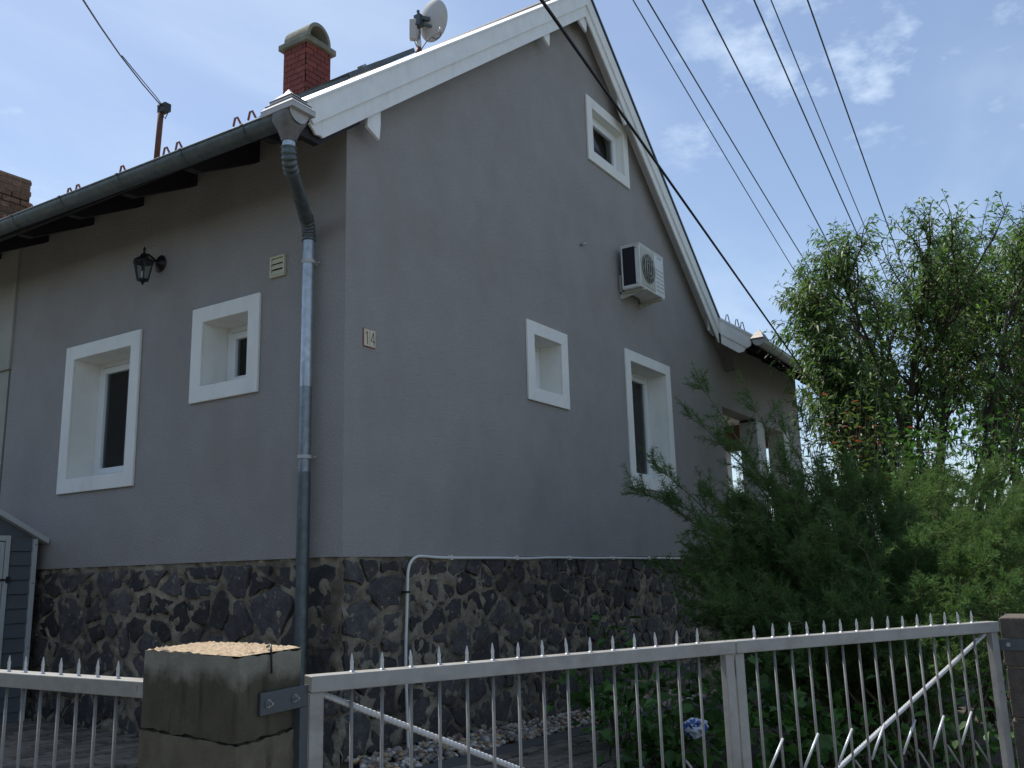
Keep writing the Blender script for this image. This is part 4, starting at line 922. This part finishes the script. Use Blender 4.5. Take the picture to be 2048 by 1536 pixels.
def pillar_right():
    x0, y1 = 1.0, -4.225; w = .42
    t = thing('gate_pillar', (x0 + .2, y1 - .2, gz(1, -4)), 'dark concrete block pillar at the right end of the gate', 'pillar')
    zs = [-1.75, -1.32, -1.04, -.76, -.475]
    for k, (a, c) in enumerate(zip(zs, zs[1:])):
        b = B(); e = .004 * (k % 2); b.box(x0 - e, x0 + w, y1 - w, y1 + e, a + .006, c - .006); b.build('block', 'concrete_block', t, False, .01)
    b = B(); b.box(x0 + .012, x0 + w - .012, y1 - w + .012, y1 - .012, -1.75, -.49); b.build('core', 'mortar', t)
    b = B(); b.box(x0 - .012, x0 - .005, y1 - .30, y1 + .03, -.665, -.60); b.build('strap', 'strap', t, False, .002)
    B().lathe([(.013, 0), (.013, .012)], (x0 - .012, y1 - .03, -.632), (-1, 0, 0), 6).build('bolt', 'bolt', t)
pillar_right()

def bar_and_spike(x, y, z0, root, n2=8):
    bo = B().tube([(x + random.gauss(0, .004), y + random.gauss(0, .003), z0), (x + random.gauss(0, .0015), y, z0 + .45), (x, y, RZ - .058)], .0068, n2).build('bar', 'bar_paint', root, True)
    B().lathe([(.0125, 0.001), (.0105, .004), (.0065, .006), (.0065, .030), (.0078, .034), (.0018, .066 + random.gauss(0, .002))], (x, y, RZ), (random.gauss(0, .03), random.gauss(0, .03), 1), 8).build('spike', 'rebar', bo, 50)
def gate_leaf(A, Bp, ts, mirror, label):
    d = (Bp - A).normalized(); L_ = (Bp - A).length; n = Vector((d.y, -d.x, 0))
    t = thing('gate_leaf', (A.x, A.y, RZ - 1.0), label, 'gate', 'leaves of the metal gate')
    zb = RZ - 1.0
    P = lambda u, o, z: (A.x + d.x * u + n.x * o, A.y + d.y * u + n.y * o, z)
    def bx(nm, u0, u1, z0, z1, m='gate_paint', o0=-.02, o1=.02):
        b = B(); b.add([P(u, o, z) for z in (z0, z1) for u, o in ((u0, o1), (u1, o1), (u1, o0), (u0, o0))], [(0, 3, 2, 1), (4, 5, 6, 7), (0, 1, 5, 4), (1, 2, 6, 5), (2, 3, 7, 6), (3, 0, 4, 7)]); return b.build(nm, m, t, False, .004)
    bx('top_rail', 0, L_, RZ - .058, RZ, 'gate_paint', -.045, .035); bx('stile', 0, .055, zb, RZ - .0582); bx('stile', L_ - .055, L_, zb, RZ - .0582); bx('bottom_rail', .055, L_ - .055, zb, zb + .058)
    for u in ts: p = P(u, 0, 0); bar_and_spike(p[0], p[1], zb + .05, t)
    # rebar diagonal with ribs
    a, c = (Vector(P(.06, -.022, RZ - .07)), Vector(P(L_ - .06, -.022, zb + .07))) if not mirror else (Vector(P(L_ - .06, -.022, RZ - .07)), Vector(P(.06, -.022, zb + .07)))
    pts = []; rs = []; k = 230
    for i in range(k): pts.append(a.lerp(c, i / (k - 1))); rs.append(.0105 if i % 2 else .0128)
    B().tube(pts, rs, 8).build('diagonal_rebar', 'rebar', t, 20)
    # short bracing rods between neighbouring bars
    m = len(ts)
    for j in range(m):
        if mirror:
            if j % 2 == 1:
                B().tube([P(ts[j], .012, RZ - .47), P(ts[j - 1], .012, RZ - .63)], .0065, 6).build('brace_rod', 'rebar', t, True)  # sunlit look of these rods is put into the paler colour
                if j + 1 < m: B().tube([P(ts[j], .012, RZ - .62), P(ts[j + 1], .012, RZ - .77)], .0055, 6).build('brace_rod', 'bar_paint', t, True)
                else: B().tube([P(ts[j], .012, RZ - .62), P(L_ - .05, .012, RZ - .75)], .0055, 6).build('brace_rod', 'bar_paint', t, True)
        elif j % 2 == 1:
            B().tube([P(ts[j], .012, RZ - .50), P(ts[j + 1] if j + 1 < m else L_ - .05, .012, RZ - .65)], .0065, 6).build('brace_rod', 'bar_paint', t, True)
            B().tube([P(ts[j], .012, RZ - .66), P(ts[j - 1], .012, RZ - .80)], .0055, 6).build('brace_rod', 'bar_paint', t, True)
    return t
def bar_positions(pxs, A, Bp):
    d = (Bp - A).normalized(); n = Vector((d.y, -d.x, 0)); out = []
    for px in pxs:
        r_ = ray(px, 1290); s = (A - CAM_POS).dot(n) / r_.dot(n); out.append((CAM_POS + r_ * s - A).dot(d))
    return out
LEAF1 = [701.8, 762.2, 819.7, 876.5, 931.4, 983, 1033.9, 1083, 1131.5, 1178.5, 1224, 1267.5, 1310.4, 1352.5, 1393.8]
LEAF2 = [1509, 1546, 1581, 1616, 1650, 1683.5, 1716, 1747.5, 1778.5, 1809, 1838, 1866.5, 1894.6, 1921.9, 1948.8]
g1 = gate_leaf(GA + Vector((.004, -.002, 0)), GM - (GM - GA).normalized() * .005, bar_positions(LEAF1, GA, GM), False, 'left leaf of the grey spiked gate hinged on the concrete pillar')
g2 = gate_leaf(GM + (GE - GM).normalized() * .004, GE, bar_positions(LEAF2, GM, GE), True, 'right leaf of the grey spiked gate with zigzag braces')
def fence_left():
    x = -2.86; y0, y1 = -1.745, 2.2; zt = RZ - .012
    t = thing('fence_panel', (x, 0, gz(-2.8, 0)), 'grey spiked metal fence panel left of the concrete pillar', 'fence')
    for nm, a, c in (('top_rail', zt - .06, zt), ('bottom_rail', zt - 1.0, zt - .94)):
        b = B(); b.box(x - .035, x + .045, y0, y1, a, c); b.build(nm, 'gate_paint', t, False, .004)
    pxs = [236, 195, 157, 121, 85, 50, 17, -15, -46]
    for px in pxs:
        r_ = ray(px, 1345); s = (x - CAM_POS.x) / r_.x; p = CAM_POS + r_ * s
        bo = B().tube([(x, p.y, zt - .95), (x, p.y, zt - .058)], .0068, 8).build('bar', 'bar_paint', t, True)
        B().lathe([(.012, 0.001), (.010, .004), (.0065, .006), (.0065, .030), (.0078, .034), (.0018, .066)], (x, p.y, zt), n=8).build('spike', 'rebar', bo, 50)
    y = p.y + .12
    while y < y1:
        bo = B().tube([(x, y, zt - .95), (x, y, zt - .058)], .0068, 8).build('bar', 'bar_paint', t, True); y += .12
fence_left()

# ------------------------------------------------------------------ overhead wires
def wires():
    vd = ray(2150, 1330).normalized()
    lab = ['lowest thin overhead wire, nearest the gable', 'second overhead wire from the gable', 'third overhead wire from the gable', 'fourth overhead wire from the gable, left of a close pair', 'thin overhead wire right of the close pair', 'rightmost overhead wire in the sky']
    for i, (x0, x1) in enumerate(((1266, 1503), (1295, 1535), (1405, 1611), (1508, 1684), (1542, 1707), (1615, 1757))):
        a = at(x0, 0, 13); # point on the wire above the frame edge; follow the image line to the tree
        c = at(x1, 400, 13)
        # depth at the lower point so that the wire runs along vd as nearly as the image line allows
        best = min((abs(((at(x1, 400, 13 + k * .25) - a).normalized() - vd).length), 13 + k * .25) for k in range(1, 80))[1]
        c = at(x1, 400, best); dv = c - a; P = []
        for k in range(-6, 13):
            s = k / 6; P.append(a + dv * s + Vector((0, 0, .05 * (s - .0) * (s - 1.0) if -1 <= s <= 2 else .1)))
        o = B().tube(P, (.009, .011, .012, .012, .009, .012)[i], 6).build('overhead_wire', 'wire', None, True); tag(o, lab[i], 'wire', 'overhead wires')
    P0 = at(1083, 0, 4.6); P3 = at(1604, 738, 12.2); dv = P3 - P0; P = []
    for k in range(-8, 33):
        s = k / 24; q = P0 + dv * s; P.append(q)
    # keep the curve on the photographed line: sag measured from the image
    o = B().tube(P, .0098, 8).build('service_cable', 'black_rubber', None, True); tag(o, 'thick black cable crossing in front of the gable', 'cable')
wires()

# ------------------------------------------------------------------ plants
def leaves_np(base, dirs, nrm, L_, Wd, droop):
    # folded lanceolate leaves: 5 points, 4 triangles
    n = len(base); s = np.cross(dirs, nrm); s /= np.linalg.norm(s, axis=1, keepdims=True) + 1e-9; dn = np.array([0, 0, -1.0])
    p0 = base; m = base + dirs * (L_ * .45)[:, None] + dn * (droop * .20 * L_)[:, None]; tip = base + dirs * (L_ * .85)[:, None] + dn * (droop * .75 * L_)[:, None]
    l = m + s * (Wd / 2)[:, None] + nrm * (Wd * .15)[:, None]; r_ = m - s * (Wd / 2)[:, None] + nrm * (Wd * .15)[:, None]
    V = np.stack([p0, l, m, r_, tip], 1).reshape(-1, 3); o = np.arange(n)[:, None] * 5
    F = np.concatenate([o + [0, 2, 1], o + [0, 3, 2], o + [1, 2, 4], o + [2, 3, 4]], 1).reshape(-1, 3); return V, F
def unit(v): return v / (np.linalg.norm(v, axis=-1, keepdims=True) + 1e-9)
def peach_tree(base, top_c, rad, label, seed, nst=9, nbr=15, ntw=9, nlf=13, leaf='leaf_tree', extra=()):
    g = np.random.default_rng(seed); t = thing('tree', base, label, 'tree')
    base = np.array(base); C_ = np.array(top_c); rad = np.array(rad); bark = B(); tw = B(); LB = []; LD = []
    def path(a, b, bend, k=7):
        a, b = np.array(a), np.array(b); off = g.normal(0, bend, 3); off[2] = abs(off[2]) * .3
        return [a + (b - a) * s + off * math.sin(math.pi * s) + g.normal(0, .015, 3) for s in np.linspace(0, 1, k)]
    for i in range(nst + len(extra)):
        a = i * 2.4 + g.uniform(0, .6); q = math.sqrt((i + .5) / nst); e = C_ + rad * np.array([q * .8 * math.cos(a), q * .8 * math.sin(a), g.uniform(.25, .65)])
        if i >= nst: e = np.array(extra[i - nst])
        st = path(base + g.normal(0, .10, 3) * (1, 1, 0), e, .25, 12); r0 = g.uniform(.05, .085)
        bark.tube([tuple(p) for p in st], [r0 * (1 - .86 * k / 11) for k in range(12)], 7)
        for j in range(nbr):
            s = .46 + .54 * g.random() ** .65 ; k = s * 11; i0 = min(10, int(k)); p = st[i0] + (st[i0 + 1] - st[i0]) * (k - i0)
            out = unit((p - base) * (1, 1, .0) + g.normal(0, .6, 3) * (1, 1, .3)); ln = g.uniform(.6, 1.3); e2 = p + out * ln * .65 + np.array([0, 0, ln * g.uniform(.3, .9)])
            w = (e2 - C_) / rad; m = np.linalg.norm(w)
            if m > 1: e2 = C_ + rad * w / m * g.uniform(.93, 1.03)
            br = path(p, e2, .08, 6); tw.tube([tuple(v) for v in br], [.017 * (1 - .14 * v) for v in range(6)], 5, False)
            for z in range(ntw):
                s2 = g.uniform(.25, 1); k2 = s2 * 5; i2 = min(4, int(k2)); p2 = br[i2] + (br[i2 + 1] - br[i2]) * (k2 - i2)
                d2 = unit(g.normal(0, 1, 3) * (1, 1, .5) + unit(p2 - C_) * .7 + np.array([0, 0, .55])); l2 = g.uniform(.25, .55); e3 = p2 + d2 * l2
                tp = [p2, p2 + d2 * l2 * .5 + np.array([0, 0, .02]), e3]; tw.tube([tuple(v) for v in tp], [.006, .004, .002], 3, False)
                u = np.sort(g.uniform(.15, 1.0, nlf)); LB.append(p2 + (e3 - p2) * u[:, None]); aa = g.uniform(0, 6.28, nlf)
                o1 = unit(np.cross(d2, [0.1, 0.2, 1.0])); o2 = np.cross(d2, o1); LD.append(unit(d2 * .55 + (o1 * np.cos(aa)[:, None] + o2 * np.sin(aa)[:, None]) * .85))
    LB = np.concatenate(LB); LD = np.concatenate(LD); n = len(LB); nr = unit(np.cross(LD, g.normal(0, 1, (n, 3)))); nr *= np.sign(nr[:, 2:3] + 1e-6)
    V, F = leaves_np(LB, LD, nr, g.uniform(.085, .15, n), g.uniform(.022, .034, n), g.uniform(.3, 1.1, n))
    bark.build('trunk', 'bark', t, True); tw.build('branches', 'bark', t, True); npmesh('crown', V, F, leaf, t); return t
tb = at(1850, 1120, 12.2); 
peach_tree((tb.x, tb.y, gz(9, -3) - .05), tuple(at(1905, 690, 12.4)), (2.15, 2.15, 2.10), 'tall multi-stemmed leafy tree right of the house', 21, 14, 16, 10, 12, 'leaf_tree', [tuple(at(*q)) for q in ((1640, 720, 11.5), (1625, 640, 12), (1650, 820, 11.3), (1710, 760, 11.5), (1680, 560, 12))])
tb = at(2130, 1120, 13.2)
peach_tree((tb.x, tb.y, gz(9, -4) - .05), tuple(at(2120, 675, 13.2)), (1.9, 1.9, 2.25), 'leafy tree at the right edge of the view', 22, 12, 17, 10, 13)

def feathery(base, label):
    g = np.random.default_rng(31); t = thing('feathery_shrub', base, label, 'shrub'); base = np.array(base); st = B(); pale = B(); S0 = []; SD = []; SL = []
    # branch tips laid out through the bush volume (pixel, depth) so that it fills its place
    tips = []; thin = []; TH = []
    for px, py, D in ((1262, 975, 8.3), (1300, 925, 8.5), (1330, 1000, 8.2), (1390, 760, 8.8), (1370, 830, 8.6), (1445, 880, 8.3), (1490, 770, 8.6), (1535, 800, 8.4), (1420, 985, 8.0), (1450, 1080, 7.6), (1400, 1110, 7.7), (1380, 1180, 7.8), (1500, 1000, 7.9), (1560, 900, 8.6), (1600, 830, 8.9), (1590, 1010, 7.6),
                      (1440, 1190, 7.1), (1480, 1225, 6.9), (1540, 1180, 6.9), (1600, 1130, 7.1), (1580, 1240, 6.7), (1660, 1200, 6.7), (1650, 1080, 7.3), (1700, 960, 8.4), (1690, 1040, 7.6), (1750, 1130, 7.0), (1750, 1220, 6.6), (1800, 1000, 8.0), (1830, 1080, 7.2), (1850, 1180, 6.7), (1900, 1030, 7.9), (1920, 1120, 7.1), (1940, 1200, 6.5), (1990, 1090, 7.3), (2020, 1170, 6.7), (2050, 1010, 8.0), (2060, 1110, 7.2), (1860, 950, 8.8), (1960, 960, 8.8), (1640, 930, 8.8), (1720, 1270, 6.6), (1850, 1260, 6.4), (1960, 1255, 6.3), (1640, 1290, 6.7), (1540, 1290, 6.9), (1480, 1290, 7.2), (2100, 1200, 6.6), (2120, 1050, 7.6), (1330, 1130, 8.2), (1660, 985, 8.0), (1700, 915, 8.8), (1760, 960, 8.3), (1800, 925, 8.8), (1850, 1000, 8.0), (1890, 910, 8.9), (1940, 1000, 8.0), (2000, 925, 8.8), (2030, 1000, 8.1), (2080, 940, 8.6), (1600, 960, 8.2), (1385, 1150, 7.5), (1375, 1210, 7.4), (1410, 1245, 7.2), (1440, 1140, 7.4), (1455, 1030, 7.9), (1510, 950, 8.2), (1545, 965, 8.0), (1475, 1005, 8.0), (1570, 930, 8.3), (1430, 1060, 7.8)):
        tips.append(np.array(at(px, py, D))); TH.append(py < 930 and px < 1610)
        thin.append(py < 930 and px < 1610)
        for _ in range(2):
            if px > 1420 and not thin[-1]: TH.append(False) or tips.append(np.array(at(px + g.normal(0, 45), py + abs(g.normal(0, 45)) + (15 if py > 950 else 40), D + g.normal(.2, .35))))
    for tip, th_ in zip(tips, TH):
        hub = base + g.normal(0, .18, 3) * (1, 1, 0); v = tip - hub; ln = np.linalg.norm(v); mid = hub + v * .5 + np.array([0, 0, .28 * ln * g.uniform(.5, 1)]); k = 16
        P = [hub * (1 - s) ** 2 + mid * 2 * s * (1 - s) + tip * s * s + g.normal(0, .008, 3) for s in np.linspace(0, 1, k)]
        (st if g.random() < .6 else pale).tube([tuple(p) for p in P], [max(.003, .017 * (1 - .92 * i / (k - 1))) for i in range(k)], 5, False)
        # plumes along the outer part
        npl = 23 if th_ else 36
        for _ in range(npl):
            s = 1 - .62 * g.random() ** 1.25; f = s * (k - 1); i = min(k - 2, int(f)); p = P[i] + (P[i + 1] - P[i]) * (f - i); d = unit(P[i + 1] - P[i])
            d2 = unit(d * .9 + g.normal(0, .55, 3) + np.array([0, 0, .22])); l2 = g.uniform(.14, .42) * (1.1 - .45 * s); e = p + d2 * l2
            st.tube([tuple(p), tuple(p + d2 * l2 * .55), tuple(e)], [.0035, .0022, .0008], 3, False)
            m = int(36 * l2 / .3) + 9; u = g.uniform(.05, 1, m); S0.append(p + (e - p) * u[:, None]); SD.append(unit(d2 * .75 + g.normal(0, .55, (m, 3)) + np.array([0, 0, .08]))); SL.append(g.uniform(.035, .10, m) * (1.15 - .6 * u))
    S0 = np.concatenate(S0); SD = np.concatenate(SD); SL = np.concatenate(SL); n = len(S0)
    side = unit(np.cross(SD, g.normal(0, 1, (n, 3)))); w = g.uniform(.0014, .0026, n)
    V = np.stack([S0 - side * w[:, None], S0 + side * w[:, None], S0 + SD * SL[:, None] * .6 + side * w[:, None], S0 + SD * SL[:, None] - np.array([0, 0, 1]) * (SL * .12)[:, None]], 1)
    # each filament carries two side needles
    V = V.reshape(-1, 3); o = np.arange(n)[:, None] * 4; F = np.concatenate([o + [0, 1, 2], o + [0, 2, 3]], 1).reshape(-1, 3); Vs = [V]; Fs = [F]
    for k in range(3):
        b0 = S0 + SD * (SL * (.25 + .25 * k))[:, None]; d3 = unit(SD * .8 + g.normal(0, .6, (n, 3))); l3 = SL * g.uniform(.35, .6, n); s3 = unit(np.cross(d3, side)); w3 = w * .8
        v = np.stack([b0 - s3 * w3[:, None], b0 + s3 * w3[:, None], b0 + d3 * l3[:, None]], 1).reshape(-1, 3); f = np.arange(n * 3).reshape(-1, 3) + sum(len(q) for q in Vs); Vs.append(v); Fs.append(f)
    st.build('branches', 'twig', t, True); pale.build('pale_branches', 'twig_pale', t, True); npmesh('foliage', np.concatenate(Vs), np.concatenate(Fs), 'leaf_feather', t); print('feather filaments', n)
fb = at(1760, 1330, 7.7); feathery((fb.x, fb.y, gz(fb.x, fb.y) - .05), 'feathery green tamarisk-like shrub spilling over the gate')

LOBE = [(0, 0), (.28, -.10), (.52, .10), (.40, .30), (.58, .62), (.28, .58), (0, 1.0), (-.28, .58), (-.58, .62), (-.40, .30), (-.52, .10), (-.28, -.10)]
OVAL = [(0, 0), (.22, .12), (.33, .38), (.26, .66), (0, 1.0), (-.26, .66), (-.33, .38), (-.22, .12)]
def leafy(name, base, spots, label, cat, leaf, seed, per=28, size=(.07, .13), shape=LOBE, spread=.16, red=0.0, stem='twig', up=.3, group=None):
    g = np.random.default_rng(seed); t = thing(name, base, label, cat, group); base = np.array(base); st = B(); out = {0: ([], []), 1: ([], [])}
    m = len(shape); sh = np.array(shape)
    for tip in spots:
        tip = np.array(tip); hub = base + g.normal(0, .06, 3) * (1, 1, 0); mid = (hub + tip) / 2 + np.array([0, 0, up * np.linalg.norm(tip - hub) * .4]) + g.normal(0, .05, 3); k = 9
        P = [hub * (1 - s) ** 2 + mid * 2 * s * (1 - s) + tip * s * s for s in np.linspace(0, 1, k)]; st.tube([tuple(p) for p in P], [max(.002, .008 * (1 - .8 * i / 8)) for i in range(k)], 5, False)
        for _ in range(per):
            s = 1 - .6 * g.random() ** 1.4; f = s * (k - 1); i = min(k - 2, int(f)); p = P[i] + (P[i + 1] - P[i]) * (f - i) + g.normal(0, spread, 3); sz = g.uniform(*size)
            d = unit(g.normal(0, 1, 3) * (1, 1, .45) + unit(p - P[i]) * .5 + np.array([0, 0, -.25])); nr = unit(np.array([0, 0, 1.0]) + g.normal(0, .45, 3)); x = unit(np.cross(d, nr)); z = np.cross(x, d)
            V, F = out[1 if g.random() < red else 0]; o = sum(len(v) for v in V)
            fold = np.abs(sh[:, 0]) * .35
            V.append(p + sz * (sh[:, :1] * x + sh[:, 1:] * d + (fold - .25 * sh[:, 1] ** 2)[:, None] * z)); c = len(V[-1])
            h = m // 2
            F += [tuple(o + q for q in (0, *range(1, h + 1))), tuple(o + q for q in (0, *range(h, m)))]
    st.build('stems', stem, t, True)
    for k, (V, F) in out.items():
        if V:
            b = B(); b.v = [tuple(v) for v in np.concatenate(V)]; b.f = F; b.build('leaves' if k == 0 else 'red_leaves', leaf if k == 0 else 'leaf_red', t)
def spots(lst, jit=0.0, n=1, seed=0):
    g = np.random.default_rng(seed); return [tuple(at(x + g.normal(0, jit), y + g.normal(0, jit), D + g.normal(0, .15 if jit else 0))) for x, y, D in lst for _ in range(n)]
b0 = at(1240, 1520, 7.6); leafy('vine', (b0.x, b0.y, gz(b0.x, b0.y)), spots([(1130, 1350, 7.4), (1170, 1365, 7.2), (1200, 1262, 8.0), (1240, 1258, 8.0), (1270, 1262, 8.1), (1180, 1300, 7.6), (1220, 1330, 7.4), (1150, 1385, 7.3), (1215, 1385, 7.2), (1260, 1330, 7.6), (1290, 1345, 7.5)]), 'bright green lobed-leaf vine climbing at the stone plinth', 'vine', 'leaf_broad', 41, 15, (.06, .11), LOBE, .07)
b0 = at(1330, 1560, 6.8); leafy('broadleaf_plant', (b0.x, b0.y, gz(b0.x, b0.y)), spots([(1270, 1420, 6.7), (1310, 1400, 6.8), (1350, 1345, 7.1), (1390, 1350, 7.1), (1430, 1390, 6.8), (1290, 1470, 6.5), (1340, 1450, 6.6), (1380, 1500, 6.4), (1420, 1460, 6.5), (1310, 1520, 6.4), (1230, 1450, 6.9), (1440, 1510, 6.4)], 12, 2, 1), 'dark broad-leaved plant behind the left gate leaf', 'plant', 'leaf_broad', 42, 18, (.07, .13), OVAL, .12)
b0 = at(1640, 1560, 6.4); leafy('broadleaf_plant', (b0.x, b0.y, gz(b0.x, b0.y)), spots([(1500, 1330, 6.9), (1540, 1340, 6.7), (1490, 1420, 6.5), (1560, 1380, 6.6), (1520, 1480, 6.3), (1600, 1440, 6.4), (1650, 1400, 6.6), (1660, 1500, 6.2), (1730, 1450, 6.3), (1780, 1500, 6.2), (1580, 1520, 6.1), (1820, 1430, 6.4)], 14, 2, 2), 'dark broad-leaved plant behind the right gate leaf under the feathery shrub', 'plant', 'leaf_broad', 43, 17, (.07, .12), LOBE, .13)
b0 = at(1930, 1540, 6.2); leafy('broadleaf_plant', (b0.x, b0.y, gz(b0.x, b0.y)), spots([(1860, 1350, 6.6), (1900, 1400, 6.4), (1950, 1350, 6.6), (1880, 1480, 6.2), (1960, 1450, 6.2), (1920, 1520, 6.0), (2000, 1400, 6.4)], 14, 2, 3), 'dark leafy plant beside the right gate pillar', 'plant', 'leaf_broad', 44, 17, (.06, .11), OVAL, .13)
b0 = at(1700, 1140, 10.4); leafy('red_tipped_shrub', (b0.x, b0.y, gz(b0.x, b0.y)), spots([(1650, 850, 10.4), (1690, 780, 10.6), (1730, 760, 10.6), (1770, 820, 10.4), (1720, 850, 10.3), (1680, 900, 10.2), (1750, 900, 10.2), (1640, 920, 10.3), (1800, 880, 10.5), (1700, 960, 10.0), (1820, 960, 10.2), (1600, 790, 10.6), (1880, 950, 10.4)], 20, 3, 4), 'tall thin shrub with red-brown leaf tips before the tree', 'shrub', 'leaf_shrub', 45, 30, (.06, .11), [(x * .55, y) for x, y in OVAL], .17, .13)
b0 = at(1950, 1130, 9.6); leafy('leafy_shrub', (b0.x, b0.y, gz(b0.x, b0.y)), spots([(1850, 900, 9.8), (1900, 880, 10), (1950, 900, 9.8), (2000, 880, 10), (2040, 930, 9.6), (1980, 960, 9.5), (1920, 960, 9.5), (1830, 870, 9.9), (1960, 850, 10), (2050, 860, 10), (1790, 880, 9.9), (2080, 900, 9.8), (1830, 970, 9.6), (1780, 930, 9.8), (1740, 980, 9.6), (1690, 1000, 9.6), (1850, 1000, 9.4), (2000, 1000, 9.3), (2060, 980, 9.5), (1880, 840, 10), (2020, 850, 10)], 25, 3, 5), 'yellow-green leafy shrub at the foot of the tree', 'shrub', 'leaf_broad', 46, 34, (.045, .085), OVAL, .2)

def oddments():
    # crumpled bag among the plants
    g = np.random.default_rng(5); c = at(1390, 1455, 6.1); bm = bmesh.new(); bmesh.ops.create_icosphere(bm, subdivisions=3, radius=1)
    for v in bm.verts:
        k = 1 + .25 * math.sin(7 * v.co.x + 3 * v.co.z) * math.cos(5 * v.co.y) + g.normal(0, .08); v.co = Vector((v.co.x * .08, v.co.y * .08, v.co.z * .06)) * k + c
    me = bpy.data.meshes.new('plastic_bag'); me.materials.append(MATS['bag_blue']); me.materials.append(MATS['bag_white'])
    for f in bm.faces: f.material_index = 1 if math.sin(f.calc_center_median().z * 33 + f.calc_center_median().x * 47 + f.calc_center_median().y * 21) + g.normal(0, .35) > -.1 else 0
    bm.to_mesh(me); bm.free(); o = link('plastic_bag', me); tag(o, 'crumpled blue and white plastic bag among the plants behind the gate', 'bag')
    a, b_ = at(1262, 1366, 7.3), at(1420, 1376, 7.3); o = B().beam(a, b_, .03, .05).build('garden_plank', 'old_plank', None, False, .004); tag(o, 'old grey wooden plank lying behind the plants', 'plank')
oddments()

# ------------------------------------------------------------------ far background
def hedge():  # off-camera hedge, added to cut low sky light on the left side
    g = np.random.default_rng(77); x0, x1, y0, y1, h = -12.2, -10.4, -3.0, 22.0, 4.4; zb = gz(-6, 5) - .1
    t = thing('sky_blocking_hedge', ((x0 + x1) / 2, 9, zb), 'unseen hedge added off camera to block low sky on the left', 'hedge')
    b = B(); n = 30; P = []
    for i in range(n + 1):
        y = y0 + (y1 - y0) * i / n
        for x, z in ((x0 + .25, zb), (x0 + .3, zb + h - .4), (x1 - .3, zb + h - .4), (x1 - .25, zb)): P.append((x + g.normal(0, .08), y, z + (g.normal(0, .12) if z > zb else 0)))
    b.add(P, [(4 * i + k, 4 * i + k + 1, 4 * i + k + 5, 4 * i + k + 4) for i in range(n) for k in range(3)]); b.build('core', 'bark', t)
    n = 9000; q = g.random((n, 3)); f = g.integers(0, 3, n); Q = np.stack([x0 + (x1 - x0) * q[:, 0], y0 + (y1 - y0) * q[:, 1], zb + h * q[:, 2]], 1); Q[f == 0, 0] = x1 - g.random((f == 0).sum()) * .3; Q[f == 1, 2] = zb + h - g.random((f == 1).sum()) * .4
    d = unit(g.normal(0, 1, (n, 3))); nr = unit(np.cross(d, g.normal(0, 1, (n, 3)))); V, F = leaves_np(Q, d, nr, np.full(n, .22), np.full(n, .12), g.uniform(0, 1, n)); npmesh('foliage', V, F, 'leaf_far', t)
hedge()
def far():
    # low hedge and a distant tiled roof seen through the porch and under the trees
    g = np.random.default_rng(61)
    for k, (px, D, w, h, lab) in enumerate(((1470, 30, 3.2, 2.6, 'distant green bush seen through the porch opening'), (1640, 34, 3.6, 2.2, 'distant bush beyond the porch corner'), (1800, 36, 4.0, 2.4, 'distant bush behind the tall tree'), (1990, 34, 4.5, 2.6, 'distant bush at the right behind the trees'), (2180, 36, 5, 2.6, 'distant bush beyond the right edge tree'))):
        c = at(px, 1120, D); z0 = gz(9, 0); t = thing('far_bush', (c.x, c.y, z0), lab, 'bush', 'bushes in the distance'); n = 5200
        p = unit(g.normal(0, 1, (n, 3))) * (g.random((n, 1)) ** .45); P = np.stack([c.x + p[:, 0] * w, c.y + p[:, 1] * w, z0 + h * .5 + p[:, 2] * h * .62 + .25 * np.sin(p[:, 0] * 9 + k)], 1); P[:, 2] = np.maximum(P[:, 2], z0 + .05)
        d = unit(g.normal(0, 1, (n, 3))); nr = unit(np.cross(d, g.normal(0, 1, (n, 3)))); V, F = leaves_np(P, d, nr, np.full(n, .26), np.full(n, .13), g.uniform(0, 1, n)); npmesh('crown', V, F, 'leaf_far', t)
        B().tube([(c.x, c.y, z0 - .1), (c.x + .1, c.y, z0 + h * .7)], [.12, .04], 6).build('trunk', 'bark', t, True)
far()
print('objects', len(bpy.data.objects), 'tris', sum(len(m.polygons) for m in bpy.data.meshes))
